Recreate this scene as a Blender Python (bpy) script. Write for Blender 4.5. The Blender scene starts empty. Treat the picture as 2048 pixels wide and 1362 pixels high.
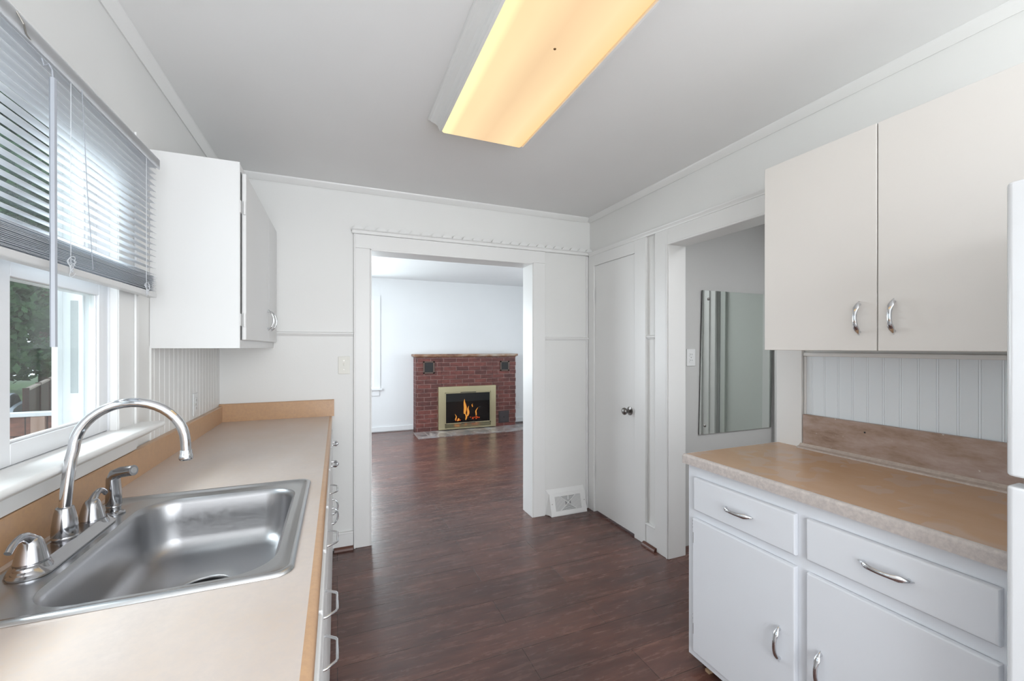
import bpy, bmesh, math, random
from mathutils import Vector, Matrix
from math import sin, cos, pi, radians as R
random.seed(7)
SC = bpy.context.scene
COL = SC.collection

# ---------------------------------------------------------------- camera
cd = bpy.data.cameras.new('camera'); cam = bpy.data.objects.new('camera', cd); COL.objects.link(cam)
cam.location = (0, 0, 1.357); cam.rotation_euler = (R(90), 0, R(-22.5))
cd.sensor_width = 36; cd.lens = 36 * 843 / 2048; cd.shift_y = 13 / 2048; cd.clip_start = .02; cd.clip_end = 300
SC.camera = cam
# ---------------------------------------------------------------- world
w = bpy.data.worlds.new('sky'); SC.world = w; w.use_nodes = True
bg = w.node_tree.nodes['Background']; bg.inputs[0].default_value = (.80, .90, 1, 1); bg.inputs[1].default_value = 1.3
SC.view_settings.view_transform = 'Standard'; SC.view_settings.look = 'None'
SC.view_settings.gamma = 1; SC.view_settings.exposure = 0.74; SC.view_settings.use_curve_mapping = False

def area(name, loc, rot, sx, sy, power, col=(1, 1, 1), spread=180):
    l = bpy.data.lights.new(name, 'AREA'); l.shape = 'RECTANGLE'; l.size = sx; l.size_y = sy
    l.energy = power; l.color = col; l.spread = R(spread)
    o = bpy.data.objects.new(name, l); COL.objects.link(o); o.location = loc; o.rotation_euler = rot
    return o
area('fill_rear', (.65, -1.45, 1.30), (R(110), 0, 0), 2.2, 1.9, 50, (.96, .98, 1))  # added soft fill lamp behind the camera, stands for no known window
area('daylight_far_window', (.06, 7.20, 1.40), (R(-90), 0, 0), .78, 1.34, 30, (.90, .95, 1))
area('daylight_living_left', (-.60, 5.1, 1.45), (0, R(-90), 0), 1.5, 1.7, 30, (.88, .94, 1))
area('fill_living_right', (3.9, 4.9, 1.45), (0, R(90), 0), 1.5, 1.7, 18, (.90, .95, 1))  # added fill lamp in front of the windowless right living wall
area('fill_hall', (2.55, .55, 2.30), (0, 0, 0), .5, 1.0, 13.0, (.95, .97, 1))  # added fill to brighten the hall
area('daylight_kitchen_window', (-2.2, 1.2, 3.3), (0, R(-46), 0), .9, 3.2, 105, (.90, .95, 1))

# ---------------------------------------------------------------- materials
def new_mat(name):
    m = bpy.data.materials.new(name); m.use_nodes = True
    nt = m.node_tree; b = nt.nodes['Principled BSDF']
    return m, nt, b
def setc(b, c, r=.5, metal=0, spec=.5):
    b.inputs['Base Color'].default_value = (*c, 1); b.inputs['Roughness'].default_value = r
    b.inputs['Metallic'].default_value = metal; b.inputs['Specular IOR Level'].default_value = spec
def nd(nt, t, **k):
    n = nt.nodes.new(t)
    for a, v in k.items(): setattr(n, a, v)
    return n
def coords(nt, scale=(1, 1, 1), rot=(0, 0, 0)):
    tc = nd(nt, 'ShaderNodeTexCoord'); mp = nd(nt, 'ShaderNodeMapping')
    mp.inputs['Scale'].default_value = scale; mp.inputs['Rotation'].default_value = rot
    nt.links.new(tc.outputs['Object'], mp.inputs[0]); return mp.outputs[0]
def noise(nt, vec, scale, detail=4, rough=.5):
    n = nd(nt, 'ShaderNodeTexNoise'); n.inputs['Scale'].default_value = scale
    n.inputs['Detail'].default_value = detail; n.inputs['Roughness'].default_value = rough
    nt.links.new(vec, n.inputs['Vector']); return n.outputs['Fac']
def ramp(nt, fac, stops):
    r = nd(nt, 'ShaderNodeValToRGB'); nt.links.new(fac, r.inputs[0])
    e = r.color_ramp.elements
    while len(e) < len(stops): e.new(.5)
    for i, (p, c) in enumerate(stops):
        e[i].position = p; e[i].color = (*c, 1) if len(c) == 3 else c
    return r.outputs[0]
def mix(nt, fac, a, b, mode='MIX'):
    n = nd(nt, 'ShaderNodeMix', data_type='RGBA', blend_type=mode)
    for s, v in ((n.inputs[0], fac), (n.inputs[6], a), (n.inputs[7], b)):
        if isinstance(v, (int, float)): s.default_value = v
        elif isinstance(v, tuple): s.default_value = (*v, 1)
        else: nt.links.new(v, s)
    return n.outputs[2]
def bump(nt, b, h, strength, dist=.002):
    n = nd(nt, 'ShaderNodeBump'); n.inputs['Strength'].default_value = strength; n.inputs['Distance'].default_value = dist
    nt.links.new(h, n.inputs['Height']); nt.links.new(n.outputs[0], b.inputs['Normal'])
def paint(name, c, r=.45, bmp=.25, sc=60, spec=.4, var=.03):
    m, nt, b = new_mat(name); setc(b, c, r, 0, spec)
    v = coords(nt)
    n1 = noise(nt, v, 1.7, 3)
    lo = tuple(x * (1 - var) for x in c)
    nt.links.new(ramp(nt, n1, [(.3, lo), (.7, c)]), b.inputs['Base Color'])
    bump(nt, b, noise(nt, v, sc, 3), bmp, .0008)
    return m
M = {}
M['wall'] = paint('wall_paint', (.79, .79, .775), .42, .3, 90)
M['wall_living'] = paint('living_wall_paint', (.77, .79, .80), .55, .3, 90)
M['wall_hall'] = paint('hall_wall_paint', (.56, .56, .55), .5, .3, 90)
M['ceiling'] = paint('ceiling_paint', (.84, .84, .835), .6, .4, 40, .3)
M['ceiling_living'] = paint('living_ceiling_paint', (.78, .80, .81), .6, .4, 40, .3)
M['trim'] = paint('trim_gloss_paint', (.80, .80, .79), .28, .35, 25, .5)
M['trim2'] = paint('wavy_trim_paint', (.80, .80, .79), .35, .8, 12, .5)
M['cab_left'] = paint('cabinet_white_paint', (.74, .74, .735), .38, .35, 30, .5)
M['cab_warm'] = paint('cabinet_warm_white_paint', (.76, .73, .70), .36, .3, 30, .5)
M['cab_cool'] = paint('cabinet_cool_white_paint', (.76, .785, .83), .35, .35, 30, .5)
M['bead'] = paint('beadboard_paint', (.80, .85, .885), .4, .2, 40, .5)
M['vinyl'] = paint('window_vinyl', (.80, .81, .83), .3, .05, 20, .5)
M['fridge'] = paint('fridge_enamel', (.78, .80, .83), .16, .08, 300, .5, .01)
M['plate'] = paint('cream_plastic', (.74, .73, .67), .35, .02, 20)
M['plate_white'] = paint('white_plastic', (.76, .77, .77), .35, .02, 20)
M['dark'] = paint('dark_recess', (.03, .03, .03), .6, .1, 30)
M['gasket'] = paint('grey_gasket', (.28, .28, .28), .5, .1, 30)

def metal(name, c, r, bmp=0, stretch=None, aniso=0):
    m, nt, b = new_mat(name); setc(b, c, r, 1)
    if bmp:
        v = coords(nt, stretch or (1, 1, 1)); n = noise(nt, v, 60, 3)
        bump(nt, b, n, bmp, .0005)
        rr = nd(nt, 'ShaderNodeMapRange'); nt.links.new(n, rr.inputs[0])
        rr.inputs[3].default_value = r * .7; rr.inputs[4].default_value = r * 1.4
        nt.links.new(rr.outputs[0], b.inputs['Roughness'])
    return m
M['chrome'] = metal('chrome', (.68, .69, .71), .09)
M['faucet_metal'] = metal('satin_faucet_metal', (.44, .44, .455), .17)
M['steel'] = metal('brushed_sink_steel', (.41, .41, .42), .33, .12, (1, 18, 1))
M['steel_rim'] = metal('sink_rim_steel', (.52, .53, .54), .27)
M['brass'] = metal('pale_brass', (.62, .56, .36), .32, .05)
M['knob'] = metal('pewter_knob', (.24, .23, .22), .3)
M['hinge'] = metal('dull_hinge', (.40, .38, .35), .4)
M['mirror'] = metal('mirror_silver', (.78, .82, .80), .02)
M['alu'] = metal('mill_aluminium', (.62, .62, .62), .35)

def glass(name, tint=(1, 1, 1)):
    m = bpy.data.materials.new(name); m.use_nodes = True; nt = m.node_tree; nt.nodes.clear()
    o = nd(nt, 'ShaderNodeOutputMaterial'); t = nd(nt, 'ShaderNodeBsdfTransparent'); g = nd(nt, 'ShaderNodeBsdfGlossy')
    t.inputs[0].default_value = (*tint, 1); g.inputs['Roughness'].default_value = .01
    ge = nd(nt, 'ShaderNodeNewGeometry'); dt = nd(nt, 'ShaderNodeVectorMath', operation='DOT_PRODUCT')
    nt.links.new(ge.outputs['Incoming'], dt.inputs[0]); nt.links.new(ge.outputs['Normal'], dt.inputs[1])
    ab = nd(nt, 'ShaderNodeMath', operation='ABSOLUTE'); nt.links.new(dt.outputs['Value'], ab.inputs[0])
    su = nd(nt, 'ShaderNodeMath', operation='SUBTRACT'); su.inputs[0].default_value = 1; nt.links.new(ab.outputs[0], su.inputs[1])
    pw = nd(nt, 'ShaderNodeMath', operation='POWER'); nt.links.new(su.outputs[0], pw.inputs[0]); pw.inputs[1].default_value = 5
    f = nd(nt, 'ShaderNodeMath', operation='MULTIPLY_ADD'); nt.links.new(pw.outputs[0], f.inputs[0]); f.inputs[1].default_value = .96; f.inputs[2].default_value = .04
    mx = nd(nt, 'ShaderNodeMixShader'); nt.links.new(f.outputs[0], mx.inputs[0]); nt.links.new(t.outputs[0], mx.inputs[1]); nt.links.new(g.outputs[0], mx.inputs[2])
    nt.links.new(mx.outputs[0], o.inputs[0]); return m
M['glass'] = glass('window_glass', (.93, .96, .95))
M['fireglass'] = glass('smoked_fire_glass', (.62, .62, .62))

def emis(name, c, s):
    m, nt, b = new_mat(name); setc(b, (0, 0, 0), .8)
    b.inputs['Emission Color'].default_value = (*c, 1); b.inputs['Emission Strength'].default_value = s
    return m, nt, b

# laminate counters
def laminate(name, c1, c2, c3, rough, speck=.5):
    m, nt, b = new_mat(name); setc(b, c1, rough)
    v = coords(nt)
    base = ramp(nt, noise(nt, coords(nt, (1, .6, 1)), 3.2, 4, .6), [(.32, c1), (.68, c2)])
    sp = ramp(nt, noise(nt, v, 70, 5, .75), [(.36, (1, 1, 1)), (.62, (0, 0, 0))])
    col = mix(nt, sp, base, c3)
    lowmix = mix(nt, speck, base, col)
    nt.links.new(lowmix, b.inputs['Base Color'])
    bump(nt, b, noise(nt, v, 120, 3), .12, .0005)
    return m
M['counter'] = laminate('glare_pinkish_tan_laminate', (.57, .46, .375), (.63, .565, .53), (.55, .49, .46), .28, .6)  # pink pallor of the left top is glare put into the laminate colour
M['counter_tan'] = laminate('orange_tan_laminate', (.52, .31, .165), (.57, .36, .21), (.44, .27, .17), .32, .5)
M['counter_edge'] = laminate('pink_grey_laminate_edge', (.54, .49, .46), (.62, .56, .53), (.42, .38, .37), .4, .8)
# right counter: tan with rough glue patches
m, nt, b = new_mat('stained_tan_laminate'); setc(b, (.6, .4, .26), .26)
v = coords(nt)
base = ramp(nt, noise(nt, coords(nt, (1, .5, 1)), 3.5, 5, .6), [(.3, (.50, .29, .15)), (.7, (.57, .37, .235))])
vo = nd(nt, 'ShaderNodeTexVoronoi'); vo.inputs['Scale'].default_value = 17; nt.links.new(coords(nt, (1, 1.3, 1)), vo.inputs['Vector'])
msk = ramp(nt, noise(nt, v, 4.5, 2), [(.44, (0, 0, 0)), (.50, (1, 1, 1))])
sep = nd(nt, 'ShaderNodeSeparateColor'); nt.links.new(vo.outputs['Color'], sep.inputs[0])
vm = ramp(nt, sep.outputs[0], [(.45, (0, 0, 0)), (.5, (.8, .8, .8))])
mm = mix(nt, 1.0, msk, vm, 'MULTIPLY')
nt.links.new(mix(nt, mm, base, (.53, .37, .27)), b.inputs['Base Color'])
bump(nt, b, noise(nt, v, 120, 3), .1, .0005)
M['counter_right'] = m
# stone-look backsplash
m, nt, b = new_mat('mottled_pink_brown_laminate'); setc(b, (.4, .3, .25), .42)
v = coords(nt, (1, 1, 3.2))
c = ramp(nt, noise(nt, v, 6, 8, .65), [(.3, (.24, .155, .11)), (.45, (.37, .265, .21)), (.6, (.44, .34, .30)), (.75, (.52, .44, .41))])
sp = ramp(nt, noise(nt, coords(nt), 55, 3), [(.72, (0, 0, 0)), (.76, (1, 1, 1))])
nt.links.new(mix(nt, sp, c, (.62, .58, .55)), b.inputs['Base Color']); bump(nt, b, noise(nt, v, 40, 4), .2, .001)
M['splash_right'] = m

# floor planks, boards run along X
m, nt, b = new_mat('dark_laminate_planks'); setc(b, (.1, .05, .04), .25, 0, .5)
v = coords(nt)
br = nd(nt, 'ShaderNodeTexBrick', offset=.37, offset_frequency=2)
for k, val in (('Scale', 1), ('Mortar Size', .0012), ('Mortar Smooth', .3), ('Bias', 0), ('Brick Width', 1.22), ('Row Height', .193)): br.inputs[k].default_value = val
br.inputs['Color1'].default_value = (.0, .0, .0, 1); br.inputs['Color2'].default_value = (1, 1, 1, 1); br.inputs['Mortar'].default_value = (.5, .5, .5, 1)
nt.links.new(v, br.inputs['Vector'])
g1 = noise(nt, coords(nt, (1.2, 9, 1)), 3, 8, .65)
g2 = noise(nt, coords(nt, (5, 90, 1)), 2.2, 4, .6)
blo = noise(nt, coords(nt, (1.2, 3, 1)), 1.6, 3, .5)
ca = ramp(nt, g1, [(.2, (.070, .034, .028)), (.5, (.115, .059, .048)), (.72, (.175, .096, .075))])
cb = ramp(nt, blo, [(.35, (.80, .80, .85)), (.65, (1.2, 1.06, 1.0))])
cc = mix(nt, 1.0, ca, cb, 'MULTIPLY')
pv = ramp(nt, br.outputs['Color'], [(0, (.86, .86, .86)), (1, (1.1, 1.1, 1.1))])
cc = mix(nt, 1.0, cc, pv, 'MULTIPLY')
cc = mix(nt, br.outputs['Fac'], cc, (.03, .015, .012))
nt.links.new(cc, b.inputs['Base Color'])
rr = nd(nt, 'ShaderNodeMapRange'); nt.links.new(g1, rr.inputs[0]); rr.inputs[3].default_value = .20; rr.inputs[4].default_value = .33
nt.links.new(rr.outputs[0], b.inputs['Roughness'])
rip = noise(nt, coords(nt, (3.0, 30, 1)), 1.5, 3, .5)
mt = nd(nt, 'ShaderNodeMath', operation='MULTIPLY_ADD'); nt.links.new(g2, mt.inputs[0]); mt.inputs[1].default_value = .25; nt.links.new(rip, mt.inputs[2])
mt2 = nd(nt, 'ShaderNodeMath', operation='MULTIPLY_ADD'); nt.links.new(br.outputs['Fac'], mt2.inputs[0]); mt2.inputs[1].default_value = -1.2; nt.links.new(mt.outputs[0], mt2.inputs[2])
bump(nt, b, mt2.outputs[0], .55, .0014)
M['floor'] = m

# brick
def brickmat(name, c1, c2, mortar, row, wid):
    m, nt, b = new_mat(name); setc(b, c1, .6)
    tc = nd(nt, 'ShaderNodeTexCoord'); sx = nd(nt, 'ShaderNodeSeparateXYZ'); nt.links.new(tc.outputs['Object'], sx.inputs[0])
    ad = nd(nt, 'ShaderNodeMath', operation='ADD'); nt.links.new(sx.outputs[0], ad.inputs[0]); nt.links.new(sx.outputs[1], ad.inputs[1])
    cx = nd(nt, 'ShaderNodeCombineXYZ'); nt.links.new(ad.outputs[0], cx.inputs[0]); nt.links.new(sx.outputs[2], cx.inputs[1])
    br = nd(nt, 'ShaderNodeTexBrick', offset=.5)
    for k, val in (('Scale', 1), ('Mortar Size', .0045), ('Mortar Smooth', .1), ('Brick Width', wid), ('Row Height', row)): br.inputs[k].default_value = val
    br.inputs['Color1'].default_value = (*c1, 1); br.inputs['Color2'].default_value = (*c2, 1); br.inputs['Mortar'].default_value = (*mortar, 1)
    nt.links.new(cx.outputs[0], br.inputs['Vector'])
    n = noise(nt, coords(nt, (1, 1, 3)), 9, 5, .6)
    t = ramp(nt, n, [(.3, (.55, .5, .5)), (.7, (1.25, 1.15, 1.1))])
    nt.links.new(mix(nt, 1, br.outputs['Color'], t, 'MULTIPLY'), b.inputs['Base Color'])
    inv = nd(nt, 'ShaderNodeMath', operation='SUBTRACT'); inv.inputs[0].default_value = 1; nt.links.new(br.outputs['Fac'], inv.inputs[1])
    bump(nt, b, inv.outputs[0], .8, .006)
    return m
M['brick'] = brickmat('red_brick', (.17, .055, .045), (.10, .036, .032), (.24, .16, .145), .069, .21)
M['deck_wood'] = brickmat('red_brown_boards', (.22, .10, .07), (.15, .07, .05), (.04, .02, .02), .9, .14)
M['fence_wood'] = brickmat('dark_fence_boards', (.075, .027, .022), (.05, .02, .017), (.015, .008, .008), 2.2, .15)
m, nt, b = new_mat('brown_mantel_stone'); setc(b, (.2, .12, .08), .4)
nt.links.new(ramp(nt, noise(nt, coords(nt, (1, 1, 3)), 5, 6, .6), [(.35, (.13, .055, .04)), (.5, (.30, .17, .10)), (.68, (.42, .36, .30))]), b.inputs['Base Color'])
M['mantel'] = m
m, nt, b = new_mat('grey_hearth_slate'); setc(b, (.3, .3, .3), .3)
vv = nd(nt, 'ShaderNodeTexVoronoi', feature='DISTANCE_TO_EDGE'); vv.inputs['Scale'].default_value = 5.5; nt.links.new(coords(nt), vv.inputs['Vector'])
base = ramp(nt, noise(nt, coords(nt), 4, 5), [(.35, (.13, .14, .15)), (.5, (.26, .20, .18)), (.65, (.36, .38, .40))])
nt.links.new(mix(nt, ramp(nt, vv.outputs[0], [(.0, (1, 1, 1)), (.04, (0, 0, 0))]), base, (.5, .46, .43)), b.inputs['Base Color'])
M['hearth'] = m
def leafmat(name, c1, c2):
    m, nt, b = new_mat(name); setc(b, c1, .6, 0, .3)
    nt.links.new(ramp(nt, noise(nt, coords(nt), 1.3, 5, .7), [(.35, c1), (.62, c2)]), b.inputs['Base Color']); return m
M['leaf_dark'] = leafmat('dark_leaves', (.018, .045, .026), (.06, .13, .05))
M['leaf_mid'] = leafmat('green_leaves', (.03, .08, .025), (.10, .19, .05))
M['bark'] = paint('bark', (.07, .05, .035), .8, .8, 20)
M['grass'] = leafmat('lawn', (.05, .12, .03), (.12, .2, .06))
M['stucco'] = paint('grey_stucco', (.42, .44, .45), .8, 1, 120)
M['carpaint'] = paint('silver_car_paint', (.42, .46, .52), .25, .02, 10)
M['tyre'] = paint('tyre_rubber', (.02, .02, .02), .7, .2, 30)
M['siding'] = paint('exterior_siding', (.70, .72, .74), .6, .2, 20)
# slats: light comes through them
m, nt, b = new_mat('blind_slat_vinyl'); setc(b, (.90, .91, .92), .35)
tr = nd(nt, 'ShaderNodeBsdfTranslucent'); tr.inputs[0].default_value = (.92, .94, .97, 1)
mx = nd(nt, 'ShaderNodeMixShader'); mx.inputs[0].default_value = .6
nt.links.new(b.outputs[0], mx.inputs[1]); nt.links.new(tr.outputs[0], mx.inputs[2]); nt.links.new(mx.outputs[0], nt.nodes['Material Output'].inputs[0])
M['slat'] = m
M['wand'] = paint('grey_wand_plastic', (.36, .38, .42), .25, .02, 10)
M['rail_grey'] = paint('blind_rail', (.66, .66, .66), .3, .05, 10)

# ---------------------------------------------------------------- mesh builder
ORG = {}
class MB:
    def __init__(s): s.v = []; s.f = []
    def add(s, vs, fs):
        k = len(s.v); s.v += [tuple(p) for p in vs]; s.f += [tuple(i + k for i in f) for f in fs]; return s
    def box(s, x0, x1, y0, y1, z0, z1):
        x0, x1 = sorted((x0, x1)); y0, y1 = sorted((y0, y1)); z0, z1 = sorted((z0, z1))
        return s.add([(x0, y0, z0), (x1, y0, z0), (x1, y1, z0), (x0, y1, z0), (x0, y0, z1), (x1, y0, z1), (x1, y1, z1), (x0, y1, z1)],
                     [(0, 3, 2, 1), (4, 5, 6, 7), (0, 1, 5, 4), (1, 2, 6, 5), (2, 3, 7, 6), (3, 0, 4, 7)])
    def prism(s, prof, axis, a, b, sa=None, sb=None):
        # prof: list of 2-D points in the two other axes (order: x,z for 'y'; y,z for 'x'; x,y for 'z')
        def mk(p, t):
            if axis == 'y': return (p[0], t, p[1])
            if axis == 'x': return (t, p[0], p[1])
            return (p[0], p[1], t)
        n = len(prof)
        A = [mk(p, a + (sa(p) if sa else 0)) for p in prof]; B = [mk(p, b + (sb(p) if sb else 0)) for p in prof]
        fs = [(i, (i + 1) % n, n + (i + 1) % n, n + i) for i in range(n)]
        return s.add(A + B, fs + [tuple(range(n - 1, -1, -1)), tuple(range(n, 2 * n))])
    def loft(s, rings, cap0=True, cap1=True):
        n = len(rings[0]); vs = [p for r in rings for p in r]; fs = []
        for k in range(len(rings) - 1):
            for i in range(n):
                j = (i + 1) % n
                fs.append((k * n + i, k * n + j, (k + 1) * n + j, (k + 1) * n + i))
        if cap0: fs.append(tuple(range(n - 1, -1, -1)))
        if cap1: fs.append(tuple(range((len(rings) - 1) * n, len(rings) * n)))
        return s.add(vs, fs)
    def lathe(s, prof, c, n=32, axis='z'):
        rings = []
        for r, h in prof:
            ring = []
            for i in range(n):
                t = 2 * pi * i / n; p, q = r * cos(t), r * sin(t)
                if axis == 'z': ring.append((c[0] + p, c[1] + q, c[2] + h))
                elif axis == 'x': ring.append((c[0] + h, c[1] + p, c[2] + q))
                else: ring.append((c[0] + q, c[1] + h, c[2] + p))
            rings.append(ring)
        return s.loft(rings)
    def tube(s, pts, rad, n=16, sq=1.0, upv=(0, 0, 1)):
        pts = [Vector(p) for p in pts]; rs = rad if isinstance(rad, (list, tuple)) else [rad] * len(pts)
        rings = []; up = Vector(upv)
        prev = None
        for i, p in enumerate(pts):
            t = (pts[min(i + 1, len(pts) - 1)] - pts[max(i - 1, 0)]).normalized()
            if prev is None:
                a = t.cross(up)
                if a.length < 1e-4: a = t.cross(Vector((1, 0, 0)))
                a.normalize()
            else:
                a = (prev - t * prev.dot(t)).normalized()
            bb = t.cross(a); prev = a
            rings.append([p + (a * cos(2 * pi * k / n) + bb * sin(2 * pi * k / n) * sq) * rs[i] for k in range(n)])
        return s.loft(rings)
    def build(s, name, mat, parent=None, smooth=False, bevel=0, segs=2, org=None, fix=True, sharp=50):
        if parent is not None: o0 = ORG[parent.name]
        elif org is not None: o0 = Vector(org)
        else:
            xs, ys, zs = zip(*s.v); o0 = Vector(((min(xs) + max(xs)) / 2, (min(ys) + max(ys)) / 2, min(zs)))
        me = bpy.data.meshes.new(name); me.from_pydata([tuple(Vector(p) - o0) for p in s.v], [], s.f)
        if fix:
            bm = bmesh.new(); bm.from_mesh(me); bmesh.ops.recalc_face_normals(bm, faces=bm.faces[:]); bm.to_mesh(me); bm.free()
        me.materials.append(M[mat] if isinstance(mat, str) else mat)
        o = bpy.data.objects.new(name, me); COL.objects.link(o); ORG[o.name] = o0
        if parent is None: o.location = o0
        else: o.parent = parent
        if smooth:
            for p in me.polygons: p.use_smooth = True
        if bevel:
            md = o.modifiers.new('bevel', 'BEVEL'); md.width = bevel; md.segments = segs; md.limit_method = 'ANGLE'; md.angle_limit = R(40); md.harden_normals = False
            for p in me.polygons: p.use_smooth = True
            o.modifiers.new('wn', 'WEIGHTED_NORMAL').keep_sharp = False
        elif smooth:
            me.set_sharp_from_angle(angle=R(sharp))
        return o
def thing(name, label, cat, loc, group=None):
    o = bpy.data.objects.new(name, None); COL.objects.link(o); o.location = loc; ORG[o.name] = Vector(loc)
    o.empty_display_size = .1; o['label'] = label; o['category'] = cat
    if group: o['group'] = group
    return o
def tag(o, label, cat, group=None, kind=None):
    o['label'] = label; o['category'] = cat
    if group: o['group'] = group
    if kind: o['kind'] = kind
    return o
def struct(o, label=None, cat=None):
    o['kind'] = 'structure'
    if label: o['label'] = label
    if cat: o['category'] = cat
    return o
def rrect(x0, x1, y0, y1, r, z, n=8):
    pts = []
    for cx, cy, a0 in ((x1 - r, y1 - r, 0), (x0 + r, y1 - r, 90), (x0 + r, y0 + r, 180), (x1 - r, y0 + r, 270)):
        for k in range(n + 1):
            t = R(a0 + 90 * k / n); pts.append((cx + r * cos(t), cy + r * sin(t), z))
    return pts

# ---------------------------------------------------------------- dimensions
XL, XR, YB, ZC = -.668, 1.975, 3.046, 2.44
YB2 = 3.212            # living side of the partition
YF = 7.0; YR = -1.6    # far living wall, wall behind the camera
LX0, LX1 = -.70, 4.0   # living room
OZ = 2.028             # door head height

# ---------------------------------------------------------------- structure
struct(MB().box(-1.0, 4.2, YR - .1, YF + .15, -.12, 0).build('floor', 'floor', org=(0, 0, 0)), 'dark reddish brown laminate plank floor', 'floor')
struct(MB().box(XL - .13, XR + .12, YR - .1, YB + .08, ZC, ZC + .12).build('ceiling', 'ceiling', org=(0, 0, ZC)), 'grey white painted kitchen ceiling', 'ceiling')
struct(MB().box(LX0 - .14, LX1 + .12, YB + .08, YF + .15, 2.455, 2.57).build('ceiling_living', 'ceiling_living'), 'white living room ceiling', 'ceiling')
# left wall with the window opening
WY0, WY1, WZ0, WZ1 = .64, 1.735, 1.075, 2.02
struct(MB().box(XL - .10, XL, YR, WY0, 0, ZC).box(XL - .10, XL, WY1, YB2, 0, ZC).box(XL - .10, XL, WY0, WY1, 0, WZ0)
       .box(XL - .10, XL, WY0, WY1, WZ1, ZC).build('wall_left', 'wall', org=(0, 0, 0)), 'white kitchen wall with the window', 'wall')
# partition to the living room
OX0, OX1 = .2065, 1.439
struct(MB().box(XL, OX0, YB, YB2, 0, ZC).box(OX1, XR + .12, YB, YB2, 0, ZC).box(OX0, OX1, YB, YB2, OZ + .005, ZC)
       .build('wall_back', 'wall', org=(0, 0, 0)), 'white kitchen wall with the cased opening', 'wall')
# right wall: closet door hole, hall opening
HY0, HY1 = 1.375, 2.118
DY0, DY1 = 2.436, 2.955
struct(MB().box(XR, XR + .12, YR, HY0, 0, ZC).box(XR, XR + .12, HY0, HY1, OZ - .005, ZC).box(XR, XR + .12, HY1, DY0, 0, ZC)
       .box(XR, XR + .12, DY0, DY1, OZ + .005, ZC).box(XR, XR + .12, DY1, YB, 0, ZC).build('wall_right', 'wall', org=(0, 0, 0)), 'white kitchen wall with closet door and hall opening', 'wall')
# behind the camera
struct(MB().box(XL, -.45, YR - .1, YR, 0, ZC).box(1.75, XR, YR - .1, YR, 0, ZC).box(-.45, 1.75, YR - .1, YR, 2.25, ZC)
       .box(-.45, 1.75, YR - .1, YR, 0, .30).build('wall_rear', 'wall', org=(0, 0, 0)))
# living room shell
struct(MB().box(LX0, -.35, YF, YF + .14, 0, 2.46).box(.53, LX1, YF, YF + .14, 0, 2.46).box(-.35, .53, YF, YF + .14, 0, .70)
       .box(-.35, .53, YF, YF + .14, 2.10, 2.46).build('wall_living_far', 'wall_living', org=(0, 0, 0)), 'pale bluish white living room wall behind the fireplace', 'wall')
struct(MB().box(LX0 - .12, LX0, YB2, 4.3, 0, 2.46).box(LX0 - .12, LX0, 5.9, YF, 0, 2.46).box(LX0 - .12, LX0, 4.3, 5.9, 0, .55)
       .box(LX0 - .12, LX0, 4.3, 5.9, 2.3, 2.46).build('wall_living_left', 'wall_living', org=(0, 0, 0)))
struct(MB().box(LX1, LX1 + .12, YB2, YF, 0, 2.46).build('wall_living_right', 'wall_living', org=(0, 0, 0)))
struct(MB().box(LX0, XL, YB2 - .02, YB2, 0, 2.46).box(XR + .12, LX1, YB2 - .12, YB2, 0, 2.46).build('wall_living_near', 'wall_living', org=(0, 0, 0)))
# hall behind the right wall
HX = 3.05; HYW = 2.20
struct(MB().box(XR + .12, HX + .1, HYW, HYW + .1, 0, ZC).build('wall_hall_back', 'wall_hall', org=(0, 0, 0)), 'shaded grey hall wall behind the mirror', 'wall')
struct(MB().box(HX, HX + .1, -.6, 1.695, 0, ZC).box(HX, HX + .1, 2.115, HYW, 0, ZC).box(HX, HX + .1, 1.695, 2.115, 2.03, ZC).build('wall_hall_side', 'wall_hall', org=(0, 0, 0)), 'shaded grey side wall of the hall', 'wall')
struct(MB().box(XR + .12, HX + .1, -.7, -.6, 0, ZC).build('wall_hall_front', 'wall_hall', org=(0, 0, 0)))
struct(MB().box(XR + .12, HX + .1, -.7, HYW + .1, ZC, ZC + .1).build('ceiling_hall', 'ceiling', org=(0, 0, ZC)))
d2 = MB().box(HX + .015, HX + .05, 1.705, 2.11, .01, 2.02).box(HX - .004, HX + .015, 1.708, 1.755, .01, 2.02).build('door_2', paint('hall_door_paint', (.66, .69, .66), .3, .05, 30))
struct(d2, 'pale closed door on the hall side wall', 'door')
struct(MB().box(HX - .02, HX, 1.51, 1.675, 0, 2.03).box(HX - .034, HX - .02, 1.51, 1.535, 0, 2.12).box(HX - .028, HX - .02, 1.60, 1.612, 0, 2.12).box(HX - .026, HX - .02, 1.655, 1.675, 0, 2.12).box(HX - .02, HX, 2.11, 2.17, 0, 2.03).box(HX - .02, HX, 1.51, 2.17, 2.03, 2.12)
       .build('trim_1', 'trim', bevel=.003), 'white casing around the hall door', 'trim')

# crown moulding (small quarter round) around the kitchen ceiling
def crown(mb, side, a, b):
    q = [(0, 0), (0, -.034), (.006, -.036), (.012, -.030), (.022, -.020), (.030, -.010), (.034, -.004), (.034, 0)]
    if side == 'L': mb.prism([(XL + x, ZC + z) for x, z in q], 'y', a, b)
    if side == 'R': mb.prism([(XR - x, ZC + z) for x, z in q], 'y', a, b)
    if side == 'B': mb.prism([(YB - x, ZC + z) for x, z in q], 'x', a, b)
for k, (s_, a, b_, nm) in enumerate((('L', YR, YB, 'left'), ('B', XL + .03, XR - .03, 'back'), ('R', YR, YB, 'right'))):
    mb = MB(); crown(mb, s_, a, b_)
    struct(mb.build('trim_%d' % (2 + k), 'trim', smooth=True), 'narrow white ceiling moulding along the %s wall' % nm, 'trim')

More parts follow.
